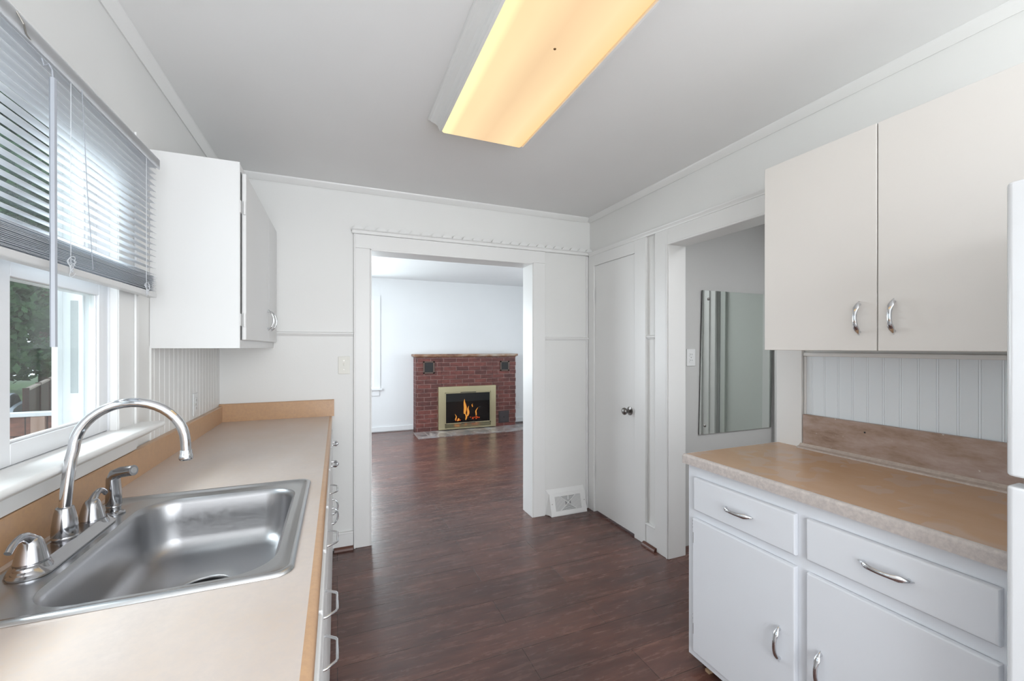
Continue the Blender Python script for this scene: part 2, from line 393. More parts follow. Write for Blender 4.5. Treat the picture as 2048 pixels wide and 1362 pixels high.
# opening casing, jambs and cornice to the living room
cb_ = MB()
cb_.box(OX0 - .105, OX0, YB - .018, YB, 0, OZ).box(OX1, OX1 + .105, YB - .018, YB, 0, OZ).box(OX0 - .105, OX1 + .105, YB - .018, YB, OZ, 2.122)
cb_.box(OX0, OX0 + .010, YB - .018, YB2, 0, OZ).box(OX1 - .010, OX1, YB - .018, YB2, 0, OZ).box(OX0, OX1, YB - .018, YB2, OZ - .012, OZ + .003)
cb_.box(OX0 - .105, OX0 - .093, YB - .024, YB - .018, 0, 2.122)
struct(cb_.build('trim_5', 'trim2', bevel=.003), 'white casing around the living room opening', 'trim')
# cornice with a scalloped top, back wall
mb = MB(); mb.box(OX0 - .115, XR - .002, YB - .034, YB, 2.122, 2.142)
mb.prism([(YB, 2.142), (YB - .040, 2.142), (YB - .044, 2.146), (YB - .040, 2.150), (YB - .020, 2.151), (YB, 2.151)], 'x', OX0 - .118, XR - .002)
x = OX0 - .115
while x < XR - .05:
    n = 7; prof = [(x, 2.150)] + [(x + .074 * k / n, 2.151 + .026 * math.sin(pi * k / n) ** .8) for k in range(n + 1)] + [(x + .074, 2.150)]
    mb.prism([(p[0], p[1]) for p in prof], 'y', YB - .034, YB - .014); x += .076
struct(mb.build('trim_6', 'trim2'), 'white scalloped cornice over the living room opening', 'trim')
# right wall casings and cornice
mb = MB()
mb.box(XR - .022, XR, 2.951, YB - .001, 0, 2.115).box(XR - .022, XR, 2.323, 2.440, 0, 2.115).box(XR - .022, XR, 2.44, 2.951, OZ - .003, 2.115)
struct(mb.build('trim_7', 'trim2', bevel=.003), 'white casing around the closet door', 'trim')
mb = MB()
mb.box(XR - .024, XR, HY1 - .010, HY1 + .110, 0, 2.115).box(XR - .024, XR, HY0 - .108, HY0 + .006, 0, 2.115).box(XR - .024, XR, HY0 + .006, HY1 - .01, OZ - .008, 2.115)
mb.box(XR - .024, XR + .12, HY1 - .016, HY1, 0, OZ - .005).box(XR - .024, XR + .12, HY0, HY0 + .012, 0, OZ - .005).box(XR - .024, XR + .12, HY0, HY1, OZ - .018, OZ - .004)
mb.box(XR - .030, XR - .024, HY1 - .010, HY1 + .000, 0, OZ - .01).box(XR - .030, XR - .024, HY0, HY1, OZ - .018, OZ - .006)
struct(mb.build('trim_8', 'trim2', bevel=.003), 'white casing around the hall opening', 'trim')
mb = MB()
mb.prism([(XR, 2.112), (XR - .028, 2.112), (XR - .030, 2.122), (XR - .040, 2.130), (XR - .042, 2.138), (XR, 2.142)], 'y', HY0 - .12, YB - .03)
struct(mb.build('trim_9', 'trim2', smooth=True), 'white cornice above closet door and hall opening', 'trim')
# chair rails
def rail(side, a, b, z=1.425):
    q = [(0, -.014), (.010, -.012), (.013, -.004), (.018, 0), (.018, .006), (.012, .012), (0, .014)]
    mb = MB()
    if side == 'B': mb.prism([(YB - x, z + h) for x, h in q], 'x', a, b)
    if side == 'R': mb.prism([(XR - x, z + h) for x, h in q], 'y', a, b)
    return mb
struct(rail('B', -.356, OX0 - .106, 1.443).build('trim_10', 'trim', smooth=True), 'thin white chair rail beside the left wall cabinet', 'trim')
struct(rail('B', OX1 + .106, XR - .023, 1.425).build('trim_11', 'trim', smooth=True), 'thin white chair rail between opening and corner', 'trim')
struct(rail('R', 2.229, 2.322, 1.425).build('trim_12', 'trim', smooth=True), 'short white chair rail between closet and hall openings', 'trim')
struct(MB().box(XR - .018, XR - .001, 2.230, 2.322, .0, .14).box(XR - .024, XR - .001, 2.230, 2.322, .14, .152).build('baseboard_right', 'trim', bevel=.003))
struct(MB().box(-.03, OX0 - .107, YB - .016, YB, .02, .105).box(-.03, OX0 - .107, YB - .020, YB, .105, .118).build('baseboard_back', 'trim', bevel=.003))
M['shoe'] = paint('brown_shoe_moulding', (.12, .05, .035), .35, .3, 40)
struct(MB().prism([(YB - .016, 0), (YB - .036, 0), (YB - .034, .012), (YB - .026, .021), (YB - .016, .024)], 'x', -.02, OX0 - .108).build('trim_13', 'shoe', smooth=True), 'dark brown shoe moulding at the back wall', 'trim')
struct(MB().prism([(XR - .024, 0), (XR - .048, 0), (XR - .045, .012), (XR - .036, .021), (XR - .024, .024)], 'y', 2.21, 2.335).build('trim_14', 'shoe', smooth=True), 'dark brown shoe moulding piece beside the closet door', 'trim')
# wainscot battens: corner strip and faint seams
struct(MB().box(1.936, 1.950, YB - .012, YB, 0, 2.12).build('trim_15', 'trim', bevel=.003))
# bead board, real beads
def bead_panel(axis, off, sgn, a, b, z0, z1, pitch, mat, name, th=.006, dp=.0025):
    prof = [(a, 0), (a, th)]; t = a + pitch * .5
    while t < b - .006:
        prof += [(t - .005, th), (t - .0035, th - dp), (t - .0018, th - .0005), (t, th + .0004), (t + .0018, th - .0005), (t + .0035, th - dp), (t + .005, th)]
        t += pitch
    prof += [(b, th), (b, 0)]
    mb = MB()
    if axis == 'y': P = [(off + sgn * q, p) for p, q in prof]
    else: P = [(p, off + sgn * q) for p, q in prof]
    mb.prism(P, 'z', z0, z1); return struct(mb.build(name, mat))
bead_panel('y', XR, -1, -.40, HY0 - .109, .87, 1.315, .0535, 'bead', 'trim_16', .006, .0014)['label'] = 'pale blue white beadboard above the right counter'
bead_panel('y', XL, 1, 2.031, YB - .001, .87, 1.36, .0535, 'wall', 'trim_17', .006, .0008)['label'] = 'white beadboard under the left wall cabinet'
mb = MB().box(XR - .016, XR, -.40, HY0 - .109, 1.315, 1.332).box(XR - .012, XR, HY0 - .119, HY0 - .109, .87, 1.315)
struct(mb.build('trim_18', 'trim', bevel=.003), 'white trim framing the beadboard under the right cabinet', 'trim')

# closet door
d1 = MB().box(XR - .012, XR + .022, DY0 + .006, DY1 - .006, .018, OZ - .004).build('door_1', 'trim', bevel=.002)
struct(d1, 'narrow white flat closet door', 'door')
MB().lathe([(.031, 0), (.031, -.004), (.012, -.009), (.011, -.030), (.020, -.036), (.026, -.046), (.025, -.056), (.015, -.064), (.001, -.066)], (XR - .012, 2.500, .893), 28, 'x').build('door_knob', 'knob', d1, smooth=True)
for z in (1.775, .335):
    MB().tube([(XR - .026, 2.947, z - .045), (XR - .026, 2.947, z + .045)], .006, 12).box(XR - .026, XR - .022, 2.947, 2.972, z - .04, z + .04).build('hinge', 'trim', d1)

# ---------------------------------------------------------------- window_1 (kitchen)
w1 = MB()
# jamb liner
w1.box(XL - .10, XL, WY1 - .008, WY1, WZ0, WZ1).box(XL - .10, XL, WY0, WY0 + .008, WZ0, WZ1).box(XL - .10, XL, WY0, WY1, WZ1 - .008, WZ1).box(XL - .12, XL, WY0, WY1, WZ0, WZ0 + .016)
w1.box(-.79, -.70, WY1 - .020, WY1 - .008, WZ0, WZ1)          # outer tracks
w1.box(-.79, -.775, WY1 - .045, WY1 - .02, WZ0, WZ1).box(-.733, -.724, WY1 - .030, WY1 - .02, WZ0, WZ1)
# centre mullion
w1.box(-.77, -.668, 1.165, 1.245, WZ0, WZ1)
w1 = struct(w1.build('window_1', 'vinyl', bevel=.002), 'white double hung window above the sink', 'window')
def sash(parent, y0, y1, z0, z1, x0, x1, st=.05, name='sash', bot=None):
    bot = bot or st
    s_ = MB().box(x0, x1, y0, y0 + st, z0, z1).box(x0, x1, y1 - st, y1, z0, z1).box(x0, x1, y0 + st, y1 - st, z0, z0 + bot).box(x0, x1, y0 + st, y1 - st, z1 - st * .8, z1)
    s_.box(x0 + .006, x1 - .006, y0 + st, y0 + st + .006, z0 + bot, z1 - st * .8).box(x0 + .006, x1 - .006, y1 - st - .006, y1 - st, z0 + bot, z1 - st * .8).box(x0 + .006, x1 - .006, y0 + st, y1 - st, z0 + bot, z0 + bot + .006)
    so = s_.build(name, 'vinyl', parent, bevel=.002)
    xm = (x0 + x1) / 2
    MB().box(xm - .002, xm + .002, y0 + st, y1 - st, z0 + bot, z1 - st * .8).build('pane', 'glass', so)
for ya, yb in ((1.247, WY1 - .009), (WY0 + .009, 1.163)):
    sash(w1, ya, yb, WZ0 + .017, 1.555, -.698, -.674, .050, 'sash', .048)
    sash(w1, ya, yb, 1.515, WZ1 - .009, -.725, -.701, .050, 'sash', .040)
# stucco balance strip seen in the jamb
MB().box(-.757, -.740, WY1 - .0215, WY1 - .019, 1.215, 1.50).build('jamb_strip', 'stucco', w1)
# casing, stool, apron
mb = MB().box(XL, XL + .020, WY1 - .012, 1.862, WZ0, WZ1 - .004).box(XL + .020, XL + .027, 1.840, 1.862, WZ0, 2.10).box(XL + .02, XL + .024, WY1 - .012, WY1 + .004, WZ0, WZ1).box(XL, XL + .020, .5, 1.862, WZ1 - .004, 2.10).box(XL, XL + .020, .5, WY0 + .012, WZ0, WZ1)
struct(mb.build('trim_19', 'trim', bevel=.003), 'white casing around the kitchen window', 'trim')
mb = MB().prism([(XL, 1.092), (-.582, 1.092), (-.576, 1.089), (-.573, 1.082), (-.576, 1.075), (-.582, 1.071), (-.596, 1.069), (-.604, 1.060), (-.614, 1.052), (-.640, 1.048), (-.648, 1.001), (XL, 1.001)], 'y', .45, 1.862)
mb.prism([(XL, 1.092), (-.582, 1.092), (-.576, 1.089), (-.573, 1.082), (-.576, 1.075), (-.582, 1.071), (XL, 1.071)], 'y', 1.862, 1.884)
struct(mb.build('trim_20', 'trim2', smooth=True), 'white window stool and apron above the sink backsplash', 'trim')

# ---------------------------------------------------------------- window blind
bl = thing('window_blind', 'white mini blind raised halfway over the kitchen window', 'window blind', (-.612, 1.2, 1.53))
MB().box(-.637, -.598, .52, 1.900, 2.004, 2.032).box(-.598, -.594, .52, 1.900, 1.998, 2.034).build('headrail', 'slat', bl, bevel=.002)
sl = MB(); z = 1.618
def slat(mb, z, y0, y1, tilt=0, x=-.615, hw=.0135):
    pr = []
    for k in range(5):
        t = -1 + k / 2; pr.append((x + hw * t, z + .0022 * (1 - t * t) + tilt * t))
    for k in range(4, -1, -1):
        t = -1 + k / 2; pr.append((x + hw * t, z + .0022 * (1 - t * t) + tilt * t - .0007))
    mb.prism(pr, 'y', y0, y1)
while z < 2.0:
    slat(sl, z, .53, 1.893 + random.uniform(-.002, .002), -.0012, -.615, .0125); z += .0212
sl.build('slats', 'slat', bl, fix=True)
st_ = MB(); z = 1.5565
for k in range(15):
    slat(st_, z, .53, 1.893 + random.uniform(-.004, .004), random.uniform(-.001, .001), -.615 + random.uniform(-.0015, .0015)); z += .0037
st_.build('stacked_slats', 'slat', bl)
MB().box(-.629, -.601, .53, 1.897, 1.534, 1.553).build('bottom_rail', 'rail_grey', bl, bevel=.004, segs=3)
for y in (.62, 1.36, 1.80):
    MB().tube([(-.600, y, 1.54), (-.600, y, 2.01)], .0008, 6).tube([(-.630, y, 1.54), (-.630, y, 2.01)], .0008, 6).build('ladder_cord', 'slat', bl)
    lp = MB()
    for j in range(6):
        cx = random.uniform(-.006, .006); r = random.uniform(.008, .014)
        lp.tube([(-.597 + .003 * sin(t * 1.3 + j), y + cx + .010 * cos(t), 1.568 - j * .006 + r * .8 * sin(t)) for t in [i * pi / 6 for i in range(13)]], .0008, 6)
    lp.build('cord_loops', 'slat', bl)
MB().tube([(-.588, 1.432, 1.56), (-.586, 1.40, 1.75), (-.590, 1.385, 2.0)], .0009, 6).build('lift_cord', 'wand', bl)
wd = MB().tube([(-.574, 1.237, 1.357), (-.575, 1.236, 1.945)], .0060, 6)
wd.tube([(-.575, 1.236, 1.944), (-.576, 1.236, 1.962), (-.582, 1.237, 1.975), (-.590, 1.238, 1.970), (-.594, 1.238, 1.985)], .0016, 8)
wd.build('tilt_wand', 'wand', bl)
MB().tube([(-.594, 1.16, 2.03), (-.586, 1.165, 2.010), (-.590, 1.18, 2.000), (-.597, 1.21, 2.002)], .0018, 8).build('bracket_hook', 'hinge', bl)

# ---------------------------------------------------------------- handles
def bow_pull(parent, c, axis, out, L=.122, mat='chrome'):
    # flattened bow handle; c on the door face, axis 'y' or 'z', out = +-1 along X
    n = 20; rings = []
    for k in range(n + 1):
        t = -1 + 2 * k / n; at = abs(t)
        h = .0035 + .0255 * (1 - at ** 2.2)
        wd_ = (.0066 + .0034 * min(1, (at / .62) ** 3)) * (1 if at < .62 else max(.10, ((1 - at) / .38) ** .75))   # leaf shaped feet
        th = .0050 * (1 if at < .8 else max(.25, (1 - at) / .2))
        d = L / 2 * t; ring = []
        for i in range(14):
            q = 2 * pi * i / 14; ww, hh = wd_ * cos(q), h + th * sin(q)
            ring.append((c[0] + out * hh, c[1] + (d if axis == 'y' else ww), c[2] + (ww if axis == 'y' else d)))
        rings.append(ring)
    mb = MB().loft(rings)
    for s_ in (-1, 1):
        d = s_ * L * .40
        mb.tube([(c[0], c[1] + (d if axis == 'y' else 0), c[2] + (d if axis == 'z' else 0)), (c[0] + out * .012, c[1] + (d if axis == 'y' else 0), c[2] + (d if axis == 'z' else 0))], .0048, 10)
    return mb.build('handle', mat, parent, smooth=True)
def wire_pull(parent, c, out, L=.10, axis='y'):
    a, b = c[1] - L / 2, c[1] + L / 2
    pts = [(c[0], a - .004, c[2]), (c[0] + out * .006, a - .003, c[2]), (c[0] + out * .024, a + .012, c[2]), (c[0] + out * .027, a + .018, c[2]), (c[0] + out * .027, b - .018, c[2]), (c[0] + out * .024, b - .012, c[2]), (c[0] + out * .006, b + .003, c[2]), (c[0], b + .004, c[2])]
    return MB().tube(pts, .0030, 10).build('handle', 'chrome', parent, smooth=True)

# ---------------------------------------------------------------- left counter
CT = .902; CB = .864
SX0, SX1, SY0, SY1 = -.622, -.082, .945, 1.600
lc = thing('countertop', 'long tan laminate countertop holding the steel sink', 'countertop', (-.35, 1.3, CB))
mb = MB()
hx0, hx1, hy0, hy1 = SX0 + .018, SX1 - .018, SY0 + .018, SY1 - .018
XN = -.048
mb.box(XL + .001, hx0, -1.2, YB - .001, CB, CT).box(hx1, XN, -1.2, YB - .001, CB, CT).box(hx0, hx1, -1.2, hy0, CB, CT).box(hx0, hx1, hy1, YB - .001, CB, CT)
nose = [(XN, CB), (XN, CT)] + [(XN + .004 + .012 * sin(R(t)), CT - .012 + .012 * cos(R(t))) for t in range(0, 91, 15)] + [(XN + .016, CB + .004), (XN + .013, CB)]
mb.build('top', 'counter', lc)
MB().prism(nose, 'y', -1.2, YB - .001).build('front_edge', 'counter_tan', lc, smooth=True)
bs = MB().prism([(XL + .007, CT), (XL + .026, CT), (XL + .026, .996), (XL + .022, .999), (XL + .007, .999)], 'y', -1.2, YB - .022)
bs.build('backsplash', 'counter_tan', lc)
MB().prism([(YB - .001, CT - .001), (YB - .022, CT - .001), (YB - .022, 1.006), (YB - .018, 1.010), (YB - .001, 1.010)], 'x', XL + .007, -.020).build('end_splash', 'counter_tan', lc)

# ---------------------------------------------------------------- sink
snk = thing('kitchen_sink', 'single bowl stainless steel drop-in sink in the left counter', 'sink', (-.35, 1.27, CT))
mb = MB(); n = 8
bx0, bx1, by0, by1 = -.512, -.120, .976, 1.538
rings = []
rings.append(rrect(SX0, SX1, SY0, SY1, .035, CT + .0008, n))
rings.append(rrect(SX0 + .002, SX1 - .002, SY0 + .002, SY1 - .002, .034, CT + .006, n))
rings.append(rrect(SX0 + .007, SX1 - .007, SY0 + .007, SY1 - .007, .030, CT + .0085, n))
rings.append(rrect(SX0 + .013, SX1 - .013, SY0 + .013, SY1 - .013, .026, CT + .0075, n))
rings.append(rrect(SX0 + .018, SX1 - .018, SY0 + .018, SY1 - .018, .024, CT + .004, n))
def lerp(r1, r2, t, z): return [(a[0] + (b[0] - a[0]) * t, a[1] + (b[1] - a[1]) * t, z) for a, b in zip(r1, r2)]
B0 = rrect(bx0, bx1, by0, by1, .085, CT + .0035, n)
rings.append(lerp(rings[-1], B0, .5, CT + .0036))
rings.append(B0)
rim = MB().loft(rings, False, False)
rim.build('rim', 'steel_rim', snk, smooth=True, fix=False)
rb = [B0]
for ins, z, r in ((.003, .0015, .083), (.007, -.004, .080), (.010, -.012, .078), (.013, -.06, .076), (.018, -.105, .074), (.024, -.125, .070), (.036, -.140, .062), (.055, -.149, .05), (.085, -.152, .04)):
    rb.append(rrect(bx0 + ins, bx1 - ins, by0 + ins, by1 - ins, r, CT + z, n))
cxd, cyd = -.316, 1.287
def circ(r, z): # same vertex layout as rrect
    out = []
    for a0 in (0, 90, 180, 270):
        for k in range(n + 1):
            t = R(a0 + 90 * k / n * .999); out.append((cxd + r * cos(t), cyd + r * sin(t), z))
    return out
rb.append(lerp(rb[-1], circ(.060, 0), .6, CT - .154)); rb.append(circ(.062, CT - .1545)); rb.append(circ(.060, CT - .156)); rb.append(circ(.0585, CT - .160)); rb.append(circ(.057, CT - .182))
MB().loft(rb, False, False).build('bowl', 'steel', snk, smooth=True, fix=False)
MB().lathe([(.001, -.190), (.055, -.190), (.0575, -.188), (.0580, -.160), (.0565, -.160), (.0555, -.186), (.001, -.186)], (cxd, cyd, CT), 36).build('drain', 'dark', snk, smooth=True)

# ---------------------------------------------------------------- faucet
fa = thing('faucet', 'high arc chrome gooseneck faucet with two lever handles', 'faucet', (-.565, 1.255, CT + .004))
def stadium(x0, x1, y0, y1, z, r=None, n=10):
    r = r or (x1 - x0) / 2 * .999; return rrect(x0, x1, y0, y1, r, z, n)
zf = CT + .0042
zt = zf + .0205; fx, fy = -.567, 1.262
pl = MB().loft([stadium(-.594, -.530, 1.105, 1.425, zf), stadium(-.595, -.529, 1.104, 1.426, zf + .004), stadium(-.590, -.534, 1.109, 1.421, zf + .008), stadium(-.589, -.537, 1.110, 1.420, zf + .011), stadium(-.586, -.541, 1.113, 1.417, zf + .014), stadium(-.585, -.545, 1.114, 1.416, zf + .019), stadium(-.582, -.548, 1.117, 1.413, zf + .021)])
pl.lathe([(.0350, 0), (.0355, .002), (.0350, .004), (.0325, .009), (.0315, .012), (.0285, .017), (.0275, .0205)], (fx, 1.148, zf), 36).lathe([(.0350, 0), (.0355, .002), (.0350, .004), (.0325, .009), (.0315, .012), (.0285, .017), (.0275, .0205)], (fx, 1.378, zf), 36)
pl.build('deck_plate', 'faucet_metal', fa, smooth=True, sharp=22)
fb = MB().lathe([(.021, 0), (.0225, .002), (.0230, .004), (.0215, .006), (.0215, .008), (.0225, .009), (.0215, .030), (.0185, .055), (.0155, .068), (.0150, .070), (.0130, .071)], (fx, fy, zt), 36)
fb.build('spout_base', 'faucet_metal', fa, smooth=True)
# gooseneck
pts = [(fx, fy, zt + .066)]; rad = []
dx = .224; tilt = 0
H0 = zt + .205
pts.append((fx + .004, fy, zt + .12)); pts.append((fx + .010, fy, zt + .175))
cx = fx + .014 + .105; cz = 1.122
for k in range(0, 21):
    t = R(178 - 176 * k / 20); pts.append((cx + .104 * cos(t), fy, cz + .104 * sin(t)))
pts.append((cx + .1045, fy, cz - .012)); pts.append((cx + .105, fy, 1.096))
MB().tube(pts, .0108, 24, 1, (0, 1, 0)).build('spout', 'chrome', fa, smooth=True)
MB().lathe([(.0118, .004), (.0125, .002), (.0125, -.004), (.0135, -.006), (.0145, -.012), (.0145, -.017), (.0130, -.020), (.001, -.019)], (cx + .105, fy, 1.1005), 28).build('aerator', 'chrome', fa, smooth=True)
for sgn, yh in ((-1, 1.150), (1, 1.376)):
    hb = MB().lathe([(.0255, 0), (.0260, .002), (.0255, .004), (.0250, .006), (.0205, .026), (.0165, .040), (.0125, .047), (.0065, .051), (.001, .052)], (fx, yh, zt), 32)
    ho = hb.build('handle', 'faucet_metal', fa, smooth=True)
    P = [(fx, yh + sgn * a, zt + h) for a, h in ((-.006, .034), (.004, .046), (.018, .056), (.032, .060), (.046, .058), (.058, .052), (.066, .045))]
    MB().tube(P, [.0125, .0120, .0095, .0078, .0068, .0072, .0070], 16, .75, (1, 0, 0)).build('lever', 'faucet_metal', ho, smooth=True)
# side sprayer
sp = thing('side_sprayer', 'chrome side sprayer at the far end of the sink deck', 'sprayer', (-.562, 1.468, CT + .004))
sy = 1.468; sxx = -.560
MB().lathe([(.024, 0), (.0245, .003), (.021, .006), (.0155, .008), (.0150, .016), (.016, .018), (.0160, .022), (.0145, .024)], (sxx, sy, CT + .0042), 32).build('base', 'faucet_metal', sp, smooth=True)
MB().tube([(sxx, sy, CT + .026), (sxx, sy, CT + .030), (sxx, sy, CT + .060), (sxx - .001, sy, CT + .098), (sxx + .004, sy - .001, CT + .110), (sxx + .018, sy - .007, CT + .116), (sxx + .050, sy - .020, CT + .121)], [.0150, .0175, .0168, .0150, .0150, .0142, .0140], 24, 1, (0, 1, 0)).build('body', 'faucet_metal', sp, smooth=True)
MB().tube([(sxx + .049, sy - .0196, CT + .1207), (sxx + .0515, sy - .0206, CT + .1212)], [.0088, .0080], 20, 1, (0, 1, 0)).build('nozzle', 'gasket', sp, smooth=True)

# ---------------------------------------------------------------- left base cabinets
FX = -.044   # face frame plane
def base_unit_left(label, y0, y1, drawers, doors, extra=None):
    t = thing('base_cabinet', label, 'base cabinet', (-.35, (y0 + y1) / 2, 0))
    mb = MB()
    mb.box(XL + .012, FX - .001, y0, y0 + .016, .0, CB - .001).box(XL + .012, FX - .001, y1 - .016, y1, .0, CB - .001).box(XL + .012, FX - .001, y0, y1, .08, .096)
    mb.box(FX - .018, FX, y0, y1, .0, .085).box(FX - .018, FX, y0, y1, CB - .032, CB - .001)
    for yy in sorted({y0, y1 - .03} | {d[0] - .022 for d in drawers + doors if d[0] - .022 > y0 + .02}): mb.box(FX - .018, FX, yy, yy + .028, .08, CB - .02)
    mb.build('body', 'cab_left', t)
    for d in drawers:
        o = MB().box(FX, FX + .017, d[0], d[1], d[2], d[3]).build('drawer', 'cab_left', t, bevel=.004)
        c = (FX + .017, d[4], d[5])
        (wire_pull if d[6] == 'wire' else (lambda p, c_, s_: bow_pull(p, c_, 'y', s_, .10)))(o, c, 1)
    for d in doors:
        o = MB().box(FX, FX + .017, d[0], d[1], d[2], d[3]).build('door', 'cab_left', t, bevel=.004)
        if d[4]: bow_pull(o, (FX + .017, d[4], d[5]), 'z', 1, .10)
    return t
base_unit_left('white base cabinet with one wide drawer nearest the camera', .30, .925,
               [(.32, .923, .745, .825, .60, .785, 'wire')], [(.32, .923, .10, .735, 0, 0)])
base_unit_left('white base cabinet run from under the sink to the back wall', .930, YB - .022,
               [(.933, 1.195, .745, .825, 1.04, .778, 'wire'), (.933, 1.195, .655, .735, .985, .705, 'wire'), (.933, 1.195, .46, .645, 1.03, .55, 'wire'), (.933, 1.195, .26, .45, 1.03, .35, 'wire'),
                (1.21, 1.52, .70, .825, 1.365, .790, 'wire'), (1.54, 1.98, .70, .825, 1.83, .790, 'wire'), (2.0, 2.42, .70, .825, 2.20, .795, 'bow'), (2.44, 2.95, .70, .825, 2.66, .795, 'bow')],
               [(1.21, 1.80, .10, .68, 0, 0), (1.81, 2.475, .10, .68, 2.42, .465), (2.485, 2.95, .10, .68, 2.56, .465)])

# ---------------------------------------------------------------- left wall cabinet
wc = thing('wall_cabinet', 'white wall cabinet beside the kitchen window', 'wall cabinet', (-.51, 2.53, 1.352))
cx1 = -.374; y0, y1, z0, z1 = 2.03, YB - .001, 1.352, 2.118
MB().box(XL + .001, cx1, y0, y1, z0, z1).box(cx1, cx1 + .003, y0, y0 + .001, z0, z1).build('body', 'cab_left', wc, bevel=.0015)
for a, b_, hy in ((y0 + .040, 2.705, 2.655), (2.712, y1 - .01, 2.775)):
    o = MB().box(cx1 + .0015, cx1 + .019, a, b_, z0 + .034, z1 - .03).build('door', 'cab_left', wc, bevel=.005)
    bow_pull(o, (cx1 + .019, hy, 1.505), 'z', 1, .118)
for z in (1.94, 1.47):
    MB().tube([(cx1 + .014, y0 + .034, z - .028), (cx1 + .014, y0 + .034, z + .028)], .0045, 10).box(cx1, cx1 + .004, y0 + .012, y0 + .036, z - .025, z + .025).build('hinge', 'cab_left', wc)
MB().box(cx1, cx1 + .0012, y0 + .032, y0 + .040, z0 + .034, z1 - .03).build('gap_shade_strip', 'dark', wc)  # solid dark strip painting the shade along the hinge-side door edge

# ---------------------------------------------------------------- right counter and base cabinet
CX0 = 1.362; RY0, RY1 = .405, 1.386
rc = thing('countertop', 'stained tan laminate countertop on the right base cabinet', 'countertop', (1.66, .9, CB))
MB().box(CX0 + .012, XR - .007, RY0, RY1 - .004, CB, CT).build('top', 'counter_right', rc, bevel=.003)
en = [(CX0 + .012, CB - .001)] + [(CX0 + .012 - .012 * cos(R(t)), CT - .011 + .0115 * sin(R(t))) for t in range(0, 91, 15)]
MB().prism([(CX0, CB - .001)] + en[1:] + [(CX0 + .0122, CT + .0005), (CX0 + .0122, CB - .001)], 'y', RY0, RY1).box(CX0 + .004, XR - .007, RY1 - .004, RY1, CB - .001, CT - .001).build('front_edge', 'counter_edge', rc, smooth=True)
MB().box(XR - .026, XR - .007, RY0, 1.262, CT, 1.053).build('backsplash', 'splash_right', rc, bevel=.002)
MB().prism([(XR - .026, CT), (XR - .056, CT), (XR - .054, CT + .006), (XR - .036, CT + .010), (XR - .026, CT + .020)], 'y', RY0, 1.272).build('splash_ledge', laminate('pale_caulk_ledge', (.50, .42, .37), (.60, .52, .46), (.40, .33, .29), .4, .7), rc)
MB().box(XR - .027, XR - .0265, 1.0175 - .003, 1.0175 + .003, 1.012, 1.018).build('screw_hole', 'dark', rc)

bc = thing('base_cabinet', 'white base cabinet with bow pulls below the stained counter', 'base cabinet', (1.66, .9, 0))
FR = 1.393
mb = MB().box(FR + .0005, XR - .008, RY1 - .020, RY1 - .006, .05, CB - .002).box(FR + .0005, XR - .008, RY0, RY0 + .016, .05, CB - .002).box(FR + .02, XR - .008, RY0, RY1 - .02, .05, .066)
ys = [RY0, .462, .870, .925, RY1 - .045, RY1 - .006]; zs = [.05, .085, .640, .678, .812, CB - .002]
hv = {}; fv = []; fq = []
def vid(i, j):
    if (i, j) not in hv: hv[(i, j)] = len(fv); fv.append((FR, ys[i], zs[j]))
    return hv[(i, j)]
for i in range(5):
    for j in range(5):
        if i in (0, 2, 4) or j in (0, 2, 4): fq.append((vid(i, j), vid(i + 1, j), vid(i + 1, j + 1), vid(i, j + 1)))
mb.add(fv, fq)
mb.box(FR + .004, FR + .007, RY0 + .02, RY1 - .025, .07, CB - .01)
mb.build('body', 'cab_cool', bc)
MB().box(FR + .055, FR + .07, RY0, RY1 - .03, 0, .052).box(FR + .055, XR - .02, RY1 - .045, RY1 - .03, 0, .052).build('toe_kick', 'dark', bc)
MB().box(FR + .030, FR + .054, RY1 - .085, RY1 - .065, 0, .012).build('wood_shim', paint('raw_wood', (.42, .28, .17), .7), bc)
def front(kind, a, b_, z0, z1):
    x0, x1 = FR - .018, FR - .0005
    prof = MB().loft([[(x1, a, z0), (x1, b_, z0), (x1, b_, z1), (x1, a, z1)], [(x0 + .006, a, z0), (x0 + .006, b_, z0), (x0 + .006, b_, z1), (x0 + .006, a, z1)], [(x0 + .0015, a + .003, z0 + .003), (x0 + .0015, b_ - .003, z0 + .003), (x0 + .0015, b_ - .003, z1 - .003), (x0 + .0015, a + .003, z1 - .003)], [(x0, a + .009, z0 + .009), (x0, b_ - .009, z0 + .009), (x0, b_ - .009, z1 - .009), (x0, a + .009, z1 - .009)]])
    return prof.build(kind, 'cab_cool', bc, bevel=.0012)
bow_pull(front('drawer', .916, 1.340, .676, .812), (FR - .018, 1.125, .744), 'y', -1, .128)
bow_pull(front('drawer', .455, .881, .680, .812), (FR - .018, .669, .750), 'y', -1, .128)
dr = front('door', .916, 1.346, .082, .640)
bow_pull(dr, (FR - .018, .965, .360), 'z', -1, .122)
for z in (.560, .180):
    MB().box(FR - .0186, FR - .0175, 1.3385, 1.3400, z - .022, z + .022).build('hinge', 'hinge', dr)
for z in (.622, .608, .594, .225, .208):
    MB().box(FR - .0006, FR + .001, 1.3575, 1.3590, z - .004, z + .003).build('paint_chip', 'dark', bc)
bow_pull(front('door', .455, .881, .082, .640), (FR - .018, .834, .362), 'z', -1, .122)

# right wall cabinet
uc = thing('wall_cabinet', 'warm white wall cabinet above the right counter', 'wall cabinet', (1.82, .8, 1.344))
ux = 1.660; uy1 = 1.232; uz0, uz1 = 1.344, 2.104
MB().box(ux + .019, XR - .001, .434, uy1 - .002, uz0 + .002, uz1 - .002).build('body', 'cab_warm', uc, bevel=.0015)
for a, b_, hy in ((.8325, uy1, .882), (.432, .8295, .784)):
    o = MB().box(ux, ux + .0185, a, b_, uz0, uz1).build('door', 'cab_warm', uc, bevel=.0025)
    bow_pull(o, (ux, hy, 1.456), 'z', -1, .118)

